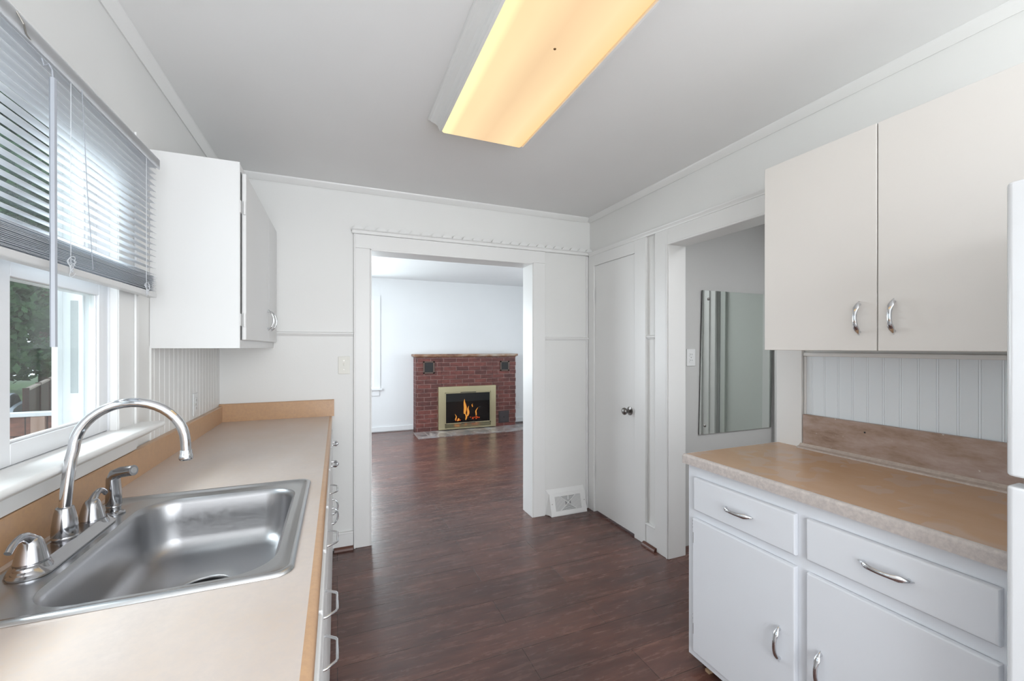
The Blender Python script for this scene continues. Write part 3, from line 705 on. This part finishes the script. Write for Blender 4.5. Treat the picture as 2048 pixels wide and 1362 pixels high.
# ---------------------------------------------------------------- refrigerator
fr = thing('refrigerator', 'white top freezer refrigerator at the right edge', 'refrigerator', (1.6, .0, 0))
fy0, fy1 = -.36, .397; fxx = 1.216
MB().box(fxx + .068, 1.93, fy0 + .004, fy1 - .004, .02, 1.672).build('body', 'fridge', fr, bevel=.004)
MB().box(fxx + .055, fxx + .068, fy0 + .018, fy1 - .022, .10, 1.665).build('gasket', 'gasket', fr)
MB().box(fxx + .08, 1.9, fy0 + .03, fy1 - .03, 0, .02).build('base_grille', 'dark', fr)
def fdoor(z0, z1):
    pr = [(fxx + .055, fy1), (fxx + .012, fy1), (fxx + .004, fy1 - .004), (fxx, fy1 - .012), (fxx - .006, fy1 - .08), (fxx - .009, (fy0 + fy1) / 2), (fxx - .006, fy0 + .08), (fxx, fy0 + .012), (fxx + .004, fy0 + .004), (fxx + .012, fy0), (fxx + .055, fy0)]
    return MB().prism(pr, 'z', z0, z1).build('door', 'fridge', fr, bevel=.005, segs=3)
fdoor(.09, 1.084); fdoor(1.104, 1.680)

# ---------------------------------------------------------------- ceiling light
cl = thing('ceiling_light', 'long fluorescent ceiling light with warm glowing lens and white moulding', 'ceiling light', (.65, 1.2, 2.36))
LYa, LYb = .62, 1.935
M['lens'], nt, b = emis('glowing_acrylic_lens', (1, .74, .42), 1.0)
tc = nd(nt, 'ShaderNodeTexCoord'); sx_ = nd(nt, 'ShaderNodeSeparateXYZ'); nt.links.new(tc.outputs['Object'], sx_.inputs[0])
stripe = ramp(nt, (lambda a: (nt.links.new(sx_.outputs[0], a.inputs[0]), a.inputs.__getitem__(1).__setattr__('default_value', -.215), a.inputs.__getitem__(2).__setattr__('default_value', .205), a.outputs[0])[-1])(nd(nt, 'ShaderNodeMapRange')),
              [(.0, (1.3, 1.16, .62)), (.10, (1.3, 1.14, .62)), (.16, (1.2, .88, .50)), (.30, (1.2, .90, .52)), (.52, (1.06, .74, .43)), (.80, (1.2, .90, .52)), (.97, (1.2, .80, .40)), (1, (1.1, .6, .2))])
nt.links.new(stripe, b.inputs['Emission Color'])
nn = noise(nt, coords(nt, (1, .35, 1)), 4, 3)
mr = nd(nt, 'ShaderNodeMapRange'); nt.links.new(nn, mr.inputs[0]); mr.inputs[3].default_value = .48; mr.inputs[4].default_value = .60
nt.links.new(mr.outputs[0], b.inputs['Emission Strength'])
lens = [(.446, 2.400), (.448, 2.362), (.456, 2.3545), (.840, 2.3545), (.850, 2.360), (.852, 2.400)]
MB().prism(lens, 'y', LYa, LYb).build('lens', 'lens', cl)
MB().box(.440, .858, LYa - .002, LYb - .006, 2.400, ZC).build('housing', 'trim', cl)
def lm(s_, x0):
    q = [(0, 0), (-.010, 0), (-.010, .016), (-.012, .024), (-.012, .040), (-.020, .054), (-.036, .064), (-.042, .072), (-.050, .076), (-.052, .0875), (.0, .0875)]
    q = [(x0 + s_ * x, 2.352 + z) for x, z in q]
    f = lambda p: (p[1] - 2.352) * .85
    return MB().prism(q, 'y', LYa - .02, LYb - .012, None, f).build('moulding', 'trim', cl)
lm(1, .4455); lm(-1, .8530)
M['bug'] = paint('brown_speck', (.12, .06, .02), .6)
MB().lathe([(.001, -.002), (.004, -.0015), (.005, 0), (.001, .0005)], (.672, 1.248, 2.354), 12).build('insect_speck', 'bug', cl, smooth=True)

# ---------------------------------------------------------------- plates and outlets
def plate(label, cat, name, c, n, mat, kind='switch', w_=.072, h_=.118, group=None):
    # n: outward normal 'x+','x-','y-'
    t = thing(name, label, cat, c, group)
    def bxx(a0, a1, z0, z1, d0, d1, nm, mt, bev=0):
        if n == 'y-': m_ = MB().box(c[0] + a0, c[0] + a1, c[1] - d1, c[1] - d0, c[2] + z0, c[2] + z1)
        elif n == 'x+': m_ = MB().box(c[0] + d0, c[0] + d1, c[1] + a0, c[1] + a1, c[2] + z0, c[2] + z1)
        else: m_ = MB().box(c[0] - d1, c[0] - d0, c[1] + a0, c[1] + a1, c[2] + z0, c[2] + z1)
        return m_.build(nm, mt, t, bevel=bev)
    bxx(-w_ / 2, w_ / 2, -h_ / 2, h_ / 2, 0, .006, 'cover_plate', mat, .002)
    if kind == 'switch':
        bxx(-.006, .006, -.013, .013, .006, .0075, 'switch_slot', mat); bxx(-.004, .004, -.002, .012, .0065, .016, 'toggle', mat, .001)
        for s_ in (-1, 1): bxx(-.003, .003, s_ * .030 - .003, s_ * .030 + .003, .006, .0072, 'screw', 'hinge')
    else:
        for s_ in (-1, 1):
            f = bxx(-.017, .017, s_ * .020 - .013, s_ * .020 + .013, .006, .0085, 'socket_face', mat, .002)
            for q in (-.006, .006): bxx(q - .001, q + .001, s_ * .020 - .004, s_ * .020 + .006, .0085, .0088, 'slot', 'dark')
        bxx(-.003, .003, -.003, .003, .006, .0075, 'screw', 'hinge')
    return t
plate('cream light switch plate on the back wall beside the opening', 'light switch', 'light_switch', (.041, YB, 1.235), 'y-', 'plate')
plate('white outlet on the wall above the left backsplash', 'outlet', 'electrical_outlet', (XL + .0065, 2.56, 1.070), 'x+', 'plate_white', 'outlet', .070, .112)
plate('white outlet on the grey hall wall beside the mirror', 'outlet', 'electrical_outlet', (2.235, HYW, 1.285), 'y-', 'plate_white', 'outlet', .074, .116)
plate('white outlet low on the living room wall right of the fireplace', 'outlet', 'electrical_outlet', (3.02, YF, .32), 'y-', 'plate_white', 'outlet', .08, .12)

# ---------------------------------------------------------------- floor register
rg = thing('wall_register', 'white metal heat register at the floor beside the opening', 'vent', (1.735, 2.99, 0))
ra, rb_ = 1.575, 1.905
zt_ = .168; yt, yb_ = 3.028, 2.985     # sloping face, deeper at the foot
def fp(x, t, d=0):   # t 0 at the foot, 1 at the top of the sloping face
    return (x, yb_ + (yt - yb_) * t - d * .97, .008 + (zt_ - .008) * t + d * .25)
mb = MB()
mb.loft([[fp(ra, 0), fp(rb_, 0), fp(rb_, 1), fp(ra, 1)], [(ra - .02, YB - .001, 0), (rb_ + .0, YB - .001, 0), (rb_ + .0, YB - .001, .200), (ra - .02, YB - .001, .200)]])
def bar(mb, x0, x1, t0, t1, d):
    A = [fp(x0, t0, d), fp(x1, t0, d), fp(x1, t1, d), fp(x0, t1, d)]; B = [fp(x0, t0, 0), fp(x1, t0, 0), fp(x1, t1, 0), fp(x0, t1, 0)]
    mb.loft([B, A])
bar(mb, ra, ra + .045, 0, 1, .006); bar(mb, rb_ - .045, rb_, 0, 1, .006); bar(mb, ra + .045, rb_ - .045, 0, .16, .006); bar(mb, ra + .045, rb_ - .045, .84, 1, .006)
mb.box(ra, rb_, yb_ - .006, YB - .001, 0, .010)
mb.build('frame', 'trim2', rg)
gr = MB(); gx0, gx1 = ra + .045, rb_ - .045
M['grille'] = paint('grey_grille', (.30, .30, .30), .5, .1, 20)
A = MB(); bar(A, gx0, gx1, .16, .84, .0008); A.build('grille_back', 'grille', rg)
xm = (gx0 + gx1) / 2; nb = 46
for k in range(nb):
    x = gx0 + (gx1 - gx0) * (k + .5) / nb; u = abs(x - xm) / (gx1 - gx0) * 2
    if u > .22:
        t0 = max(.16, .5 - .34 * (u + .05) / .75) if u < .7 else .16
        bar(gr, x - .0013, x + .0013, .5 - .34 * min(1, u / .62), .5 + .34 * min(1, u / .62), .004)
for k in range(15):
    t = .17 + .66 * k / 14; hh = abs(t - .5) / .34 * .31 * (gx1 - gx0)
    if hh > .01: bar(gr, xm - hh, xm + hh, t - .008, t + .008, .004)
gr.build('louvers', 'trim', rg)
cr = MB()
for s_ in (-1, 1):
    cr.tube([fp(xm - s_ * .31 * (gx1 - gx0), .16, .005), fp(xm + s_ * .31 * (gx1 - gx0), .84, .005)], .003, 8)
cr.tube([fp(xm, .45, .006), fp(xm, .55, .006)], .009, 10).tube([fp(xm, .66, .006), fp(xm, .84, .012)], .005, 8)
cr.build('cross_bars', 'trim', rg)
for x in (ra + .018, rb_ - .014): MB().tube([fp(x, .52, .004), fp(x, .52, .008)], .004, 10).build('screw', 'hinge', rg)

# ---------------------------------------------------------------- mirror in the hall
mi = thing('wall_mirror', 'frameless mirror leaning on the grey hall wall', 'mirror', (2.67, HYW - .02, .745))
a0, a1 = (2.318, HYW - .016, .742), (3.026, HYW - .016, .742)
q = [(2.303, .752), (3.024, .752), (3.045, 1.750), (2.330, 1.750)]
f1 = [(x, HYW - .010 - .004 * (z - .75), z) for x, z in q]; f0 = [(x, y + .006, z) for x, y, z in f1]
MB().loft([f0, [(x, y + .0008, z) for x, y, z in f1]]).build('backing', 'dark', mi)
MB().loft([[(x, y + .0006, z) for x, y, z in f1], [(x * .9994 + .0016, y, z) for x, y, z in f1]]).build('glass', 'mirror', mi)
for x, z in ((2.385, 1.690), (2.355, .810), (3.00, 1.69)):
    MB().lathe([(.009, .0), (.009, -.003), (.005, -.006), (.001, -.0065)], (x, HYW - .0105 - .004 * (z - .75), z), 16, 'y').build('rosette', 'knob', mi, smooth=True)

# ---------------------------------------------------------------- fireplace
FYf = 6.75; fx0, fx1 = 1.150, 2.862; fh = 1.205
ax0, ax1, az1 = 1.56, 2.44, .66    # firebox hole
fp_ = thing('fireplace', 'red brick fireplace with brass framed fire doors', 'fireplace', (2.0, 6.87, 0))
mb = MB().box(fx0, ax0, FYf, YF - .001, 0, fh).box(ax1, fx1, FYf, YF - .001, 0, fh).box(ax0, ax1, FYf, YF - .001, az1, fh)
mb.build('surround', 'brick', fp_, bevel=.006)
# a few bricks standing proud at the right-hand toothing
tb = MB()
for k in range(17):
    if k % 2: tb.box(fx1 - .001, fx1 + .006, FYf + .004, YF - .02, .004 + k * .069, .066 + k * .069)
tb.build('edge_bricks', 'brick', fp_, bevel=.003)
MB().box(fx0 - .035, fx1 + .035, FYf - .03, YF - .001, fh, fh + .036).box(fx0 - .015, fx1 + .015, FYf - .012, YF - .001, fh - .012, fh).build('mantel_shelf', 'mantel', fp_, bevel=.006)
MB().box(ax0 + .001, ax1 - .001, YF - .03, YF - .012, 0.01, az1).box(ax0, ax0 + .008, FYf + .02, YF - .02, 0.01, az1).box(ax1 - .008, ax1, FYf + .02, YF - .02, .01, az1).box(ax0, ax1, FYf + .02, YF - .02, az1 - .01, az1 - .002).box(ax0, ax1, FYf + .02, YF - .02, 0.01, .03).build('firebox', 'dark', fp_)
bf = MB(); bY = FYf - .045
bx_0, bx_1, bz0, bz1 = 1.500, 2.482, .018, .712
bf.box(bx_0, bx_0 + .105, bY, FYf + .012, bz0, bz1).box(bx_1 - .090, bx_1, bY, FYf + .012, bz0, bz1).box(bx_0 + .105, bx_1 - .09, bY, FYf + .012, bz1 - .095, bz1).box(bx_0 + .105, bx_1 - .09, bY, FYf + .012, bz0, bz0 + .022)
for k in range(4): bf.prism([(bY + .004, .044 + k * .014), (bY + .018, .050 + k * .014), (bY + .018, .053 + k * .014), (bY + .004, .049 + k * .014)], 'x', bx_0 + .105, bx_1 - .09)
bfo = bf.build('brass_frame', 'brass', fp_, bevel=.002)
ix0, ix1, iz0, iz1 = bx_0 + .107, bx_1 - .092, .102, bz1 - .097
MB().box(ix0, ix0 + .016, bY + .002, bY + .014, iz0, iz1).box(ix1 - .016, ix1, bY + .002, bY + .014, iz0, iz1).box(ix0, ix1, bY + .002, bY + .014, iz1 - .016, iz1).box(ix0, ix1, bY + .002, bY + .014, iz0, iz0 + .016).build('door_frame', 'brass', bfo, bevel=.002)
MB().box(ix0 + .26, ix1 - .26, bY + .001, bY + .008, iz1 - .010, iz1 + .004).build('slide_track', 'dark', bfo)
MB().box(ix0 + .27, ix1 - .27, bY + .001, bY + .008, iz0 - .004, iz0 + .008).build('slide_track', 'dark', bfo)
MB().box(ix0 + .016, ix1 - .016, bY + .006, bY + .009, iz0 + .016, iz1 - .016).build('fire_glass', 'fireglass', bfo)
# vents
for (vx0, vx1, vz0, vz1) in ((1.262, 1.445, .930, 1.128), (2.575, 2.742, .948, 1.118)):
    v_ = MB().box(vx0, vx0 + .024, FYf - .012, FYf, vz0, vz1).box(vx1 - .024, vx1, FYf - .012, FYf, vz0, vz1).box(vx0, vx1, FYf - .012, FYf, vz0, vz0 + .022).box(vx0, vx1, FYf - .012, FYf, vz1 - .022, vz1).build('vent', paint('brown_vent_frame', (.11, .075, .06), .5), fp_, bevel=.002)
    g_ = MB().box(vx0 + .02, vx1 - .02, FYf - .004, FYf, vz0 + .02, vz1 - .02)
    for k in range(7): zz = vz0 + .032 + k * (vz1 - vz0 - .06) / 6; g_.box(vx0 + .022, vx1 - .022, FYf - .009, FYf - .003, zz - .003, zz + .003)
    g_.build('vent_louvers', 'dark', v_)
v_ = MB().box(2.548, 2.735, FYf - .010, FYf, .060, .262).box(2.565, 2.718, FYf - .016, FYf - .010, .078, .244).build('clean_out_door', paint('dark_iron_door', (.05, .04, .042), .55, .5, 30), fp_, bevel=.004)
MB().tube([(2.64, FYf - .030, .158), (2.64, FYf - .014, .158)], .010, 12).build('latch', 'dark', v_)
# flames and logs
lg = MB()
for (x0, x1, z, yy, r) in ((1.78, 2.24, .155, 6.86, .032), (1.84, 2.12, .185, 6.89, .028), (1.98, 2.22, .125, 6.82, .03)):
    lg.tube([(x0, yy, z), ((x0 + x1) / 2, yy + .01, z + .01), (x1, yy, z - .005)], [r * .9, r, r * .85], 12)
lg.build('charred_logs', paint('charred_wood', (.015, .012, .010), .8, 1, 30), fp_, smooth=True)
M['flame'], nt, b = emis('flame', (1, .3, .04), 1.15)
lw = nd(nt, 'ShaderNodeLayerWeight'); lw.inputs[0].default_value = .45
nt.links.new(ramp(nt, lw.outputs['Facing'], [(.0, (1, .50, .09)), (.4, (1, .26, .03)), (.9, (.65, .06, .0))]), b.inputs['Emission Color'])
def flame(x, z, h, wd_, lean=0, yy=6.80):
    pts = []; rs = []
    for k in range(12):
        t = k / 11; pts.append((x + lean * t * t + .008 * sin(t * 7 + x * 9), yy, z + h * t)); rs.append(max(.001, wd_ * (math.sin(pi * min(1, (t * .9 + .08))) ** .8) * (1 - .55 * t)))
    return MB().tube(pts, rs, 12, .6, (0, 1, 0)).build('flame', 'flame', fp_, smooth=True)
flame(1.965, .24, .25, .034, .0); flame(2.015, .20, .17, .026, .02); flame(1.985, .14, .13, .018, -.0); flame(2.10, .345, .055, .011, .01, 6.83)
flame(1.815, .135, .115, .013, -.012); flame(1.85, .130, .05, .022, .01); flame(2.155, .20, .14, .015, .035)
em = MB()
random.seed(3)
for k in range(16):
    x = random.uniform(2.06, 2.22); z = random.uniform(.150, .185)
    em.lathe([(.001, -.008), (.009, -.003), (.010, .004), (.001, .010)], (x, 6.80, z), 8)
M['ember'] = emis('glowing_embers', (1, .12, .02), .8)[0]; em.build('embers', 'ember', fp_, smooth=True); em = MB()
for k in range(6):
    em.lathe([(.001, -.008), (.008, -.003), (.009, .004), (.001, .010)], (random.uniform(1.80, 1.89), 6.80, random.uniform(.135, .155)), 8)
em.build('embers', 'ember', fp_, smooth=True)
# hearth
MB().box(fx0 - .03, 3.30, 6.27, FYf - .0, 0.0, .006).box(fx0 - .045, fx0 - .03, 6.255, FYf + .0, 0, .009).build('hearth', 'hearth', fp_)
# living room baseboards + window
struct(MB().box(LX0, fx0 - .001, YF - .018, YF, .012, .085).build('baseboard_living_left', 'wall_living', bevel=.003))
struct(MB().box(fx1 + .014, LX1, YF - .018, YF, .012, .085).build('baseboard_living_right', 'wall_living', bevel=.003))
w2 = MB().box(-.35, -.331, YF + .02, YF + .13, .7, 2.099).box(.509, .53, YF - .001, YF + .13, .7, 2.099).box(-.330, .508, YF + .02, YF + .13, 2.081, 2.099)
w2.box(.455, .507, YF + .045, YF + .075, .72, 1.41).box(-.33, .455, YF + .045, YF + .075, .72, .77).box(-.33, .507, YF + .04, YF + .075, 1.375, 1.41)
w2.box(.462, .507, YF + .078, YF + .105, 1.38, 2.08).box(-.33, .462, YF + .078, YF + .105, 2.04, 2.08).box(-.33, -.28, YF + .045, YF + .075, .72, 1.41).box(-.33, -.28, YF + .078, YF + .105, 1.38, 2.08)
w2 = struct(w2.build('window_2', 'vinyl'), 'bright living room window left of the fireplace', 'window')
MB().box(-.28, .455, YF + .058, YF + .062, .77, 1.375).build('pane', 'glass', w2); MB().box(-.28, .462, YF + .090, YF + .094, 1.41, 2.04).build('pane', 'glass', w2)
struct(MB().box(.53, .628, YF - .020, YF, .70, 2.10).box(-.45, -.35, YF - .020, YF, .70, 2.10).box(-.45, .628, YF - .020, YF, 2.10, 2.165)
       .box(-.48, .655, YF - .055, YF + .02, .676, .70).box(-.44, .615, YF - .018, YF, .585, .676).build('trim_21', 'wall_living'), 'white casing and sill of the living room window', 'trim')
# window in the left living wall (lights the floor)
w3 = MB().box(LX0 - .10, LX0 - .06, 4.3, 4.36, .55, 2.3).box(LX0 - .10, LX0 - .06, 5.84, 5.9, .55, 2.3).box(LX0 - .10, LX0 - .06, 5.07, 5.13, .55, 2.3).box(LX0 - .10, LX0 - .06, 4.3, 5.9, .55, .61).box(LX0 - .10, LX0 - .06, 4.3, 5.9, 2.24, 2.3).box(LX0 - .10, LX0 - .06, 4.3, 5.9, 1.40, 1.44)
struct(w3.build('window_3', 'vinyl', bevel=.002))

# ---------------------------------------------------------------- outdoors
GZ = -2.2
g = MB().box(-60, -1.0, -20, 70, GZ - .1, GZ).box(-1.0, 40, YF + .2, 70, GZ - .1, GZ).build('ground', 'grass', org=(0, 0, 0)); struct(g, 'green lawn outside the kitchen window', 'ground')
rl = thing('porch_railing', 'red brown board porch railing with white cap outside the window', 'railing', (-2.6, 4.9, -.3))
MB().box(-4.6, -.9, 4.86, 4.96, .765, .800).build('cap', 'siding', rl, bevel=.004)
MB().box(-4.5, -.95, 4.89, 4.93, -.30, .765).build('boards', 'deck_wood', rl)
for x in (-4.5, -3.3, -2.36, -1.1): MB().box(x - .045, x + .045, 4.865, 4.955, -.30, .764).build('post', paint('pale_post', (.36, .24, .19), .7), rl)
struct(MB().box(-4.6, -.82, -.5, 4.96, -.42, -.30).build('porch_floor', 'deck_wood'), 'wooden porch deck', 'floor')
struct(MB().box(-4.6, -4.4, -.5, -.3, GZ, -.42).box(-4.6, -4.4, 4.76, 4.96, GZ, -.42).build('porch_support', 'deck_wood'))
fn = thing('garden_fence', 'dark red brown wooden fence beyond the porch', 'fence', (-13, 28, GZ))
A_, B_ = Vector((-10.2, 20.4)), Vector((-17.0, 38.5)); D_ = (B_ - A_).normalized(); N_ = Vector((-D_.y, D_.x))
def seg(p, q, th, z0, z1):
    a = [p - N_ * th, q - N_ * th, q + N_ * th, p + N_ * th]
    return MB().loft([[(v_.x, v_.y, z0) for v_ in a], [(v_.x, v_.y, z1) for v_ in a]])
seg(A_, B_, .03, GZ, -.20).build('panel', 'fence_wood', fn)
seg(A_, B_, .07, -.20, -.13).build('cap_rail', paint('weathered_cap', (.34, .27, .24), .7), fn)
for k in range(7):
    p = A_ + (B_ - A_) * (k / 6); seg(p - D_ * .06, p + D_ * .06, .08, GZ, -.10).build('post', 'fence_wood', fn)
seg(A_ + N_ * 0, A_ + Vector((.9, -2.0)), .03, GZ, -1.0)

def leaves(mb, c, rx, ry, rz, n, size):
    for _ in range(n):
        u = random.gauss(0, 1), random.gauss(0, 1), random.gauss(0, 1); l = math.sqrt(sum(q * q for q in u)) or 1
        rr_ = random.uniform(.72, 1.05)
        p = Vector((c[0] + u[0] / l * rx * rr_, c[1] + u[1] / l * ry * rr_, c[2] + u[2] / l * rz * rr_))
        a = Vector((random.gauss(0, 1), random.gauss(0, 1), random.gauss(0, 1))).normalized(); b2 = a.orthogonal().normalized(); s_ = size * random.uniform(.6, 1.3)
        mb.add([p - a * s_, p + b2 * s_ * .55, p + a * s_, p - b2 * s_ * .55], [(0, 1, 2, 3)])
def tree(name, label, cat, x, y, h, r, mat, n=5200, size=.16, blobs=11, group=None):
    t = thing(name, label, cat, (x, y, GZ), group)
    if name != 'shrub':
        MB().tube([(x, y, GZ), (x + .1, y, GZ + h * .35), (x, y + .1, GZ + h * .7)], [.28, .22, .1], 10).build('trunk', 'bark', t, smooth=True)
    mb = MB()
    for k in range(blobs):
        a = 2 * pi * k / blobs + random.random(); q = random.uniform(.2, .62) * r
        zz = GZ + h * (random.uniform(.08, .85) if name != 'shrub' else random.uniform(.3, .6)); br_ = r * random.uniform(.38, .6)
        leaves(mb, (x + q * cos(a), y + q * sin(a), zz), br_, br_, br_ * .8, n // blobs, size)
        core = []
        for i in range(1, 6):
            t_ = pi * i / 6; core.append((br_ * .72 * sin(t_), -br_ * .6 * cos(t_)))
        mb.lathe(core, (x + q * cos(a), y + q * sin(a), zz), 10)
    mb.build('foliage', mat, t, fix=False)
for k, (x, y, h, r, mt_, lb) in enumerate((
        (-20.0, 33.0, 19, 4.2, 'leaf_dark', 'dark dense tree at the left of the window view beyond the car'),
        (-12.0, 37.5, 19, 3.6, 'leaf_mid', 'lighter green tree nearest the white window jamb'),
        (-22.0, 46.0, 27, 5.0, 'leaf_dark', 'tall dark tree standing beyond the end of the fence'),
        (-33.5, 60.0, 32, 7.0, 'leaf_dark', 'farthest large dark tree at the left of the window view'),
        (-19.5, 62.0, 34, 6.6, 'leaf_dark', 'farthest large dark tree behind the lighter green tree'))):
    tree('tree', lb, 'tree', x, y, h, r, mt_, 13000, .27, 30)
tree('shrub', 'low green shrub in front of the fence', 'shrub', -7.6, 15.9, 1.3, 1.0, 'leaf_mid', 1800, .09, 6)
tree('shrub', 'small bright shrub beside the car', 'shrub', -11.6, 18.2, 1.0, .9, 'leaf_mid', 1500, .08, 6)
# car
ca_ = thing('car', 'silver car parked beyond the porch railing', 'car', (-14.3, 26.4, GZ))
ang = R(110)
def cp(lx, ly, lz): return (-14.3 + lx * cos(ang) - ly * sin(ang), 26.4 + lx * sin(ang) + ly * cos(ang), GZ + lz)
def crow(prof, hw): # side profile (x,z) -> lofted in y
    ks = ((-hw, .90), (-hw * .92, 1.0), (0, 1.02), (hw * .92, 1.0), (hw, .90)); c0 = .55
    return [[cp(px, y_, c0 + (pz - c0) * s_) for px, pz in prof] for y_, s_ in ks]
MB().loft(crow([(-2.1, .35), (-2.15, .75), (-1.9, .92), (-1.0, .98), (1.0, .98), (1.9, .82), (2.12, .6), (2.1, .35)], .86)).build('body', 'carpaint', ca_, smooth=True)
MB().loft(crow([(-1.75, .93), (-1.2, 1.36), (-.6, 1.43), (.2, 1.40), (1.05, .96)], .74)).build('windows', 'dark', ca_, smooth=True)
MB().loft(crow([(-1.25, 1.35), (-.6, 1.46), (.15, 1.44), (.28, 1.38)], .68)).build('roof', 'carpaint', ca_, smooth=True)
for lx in (-1.3, 1.3):
    for ly in (-.80, .80):
        MB().loft([[cp(lx + .33 * cos(t), ly + o_, .33 + .33 * sin(t)) for t in [2 * pi * i / 20 for i in range(20)]] for o_ in (-.09, .09)]).build('wheel', 'tyre', ca_, smooth=True)
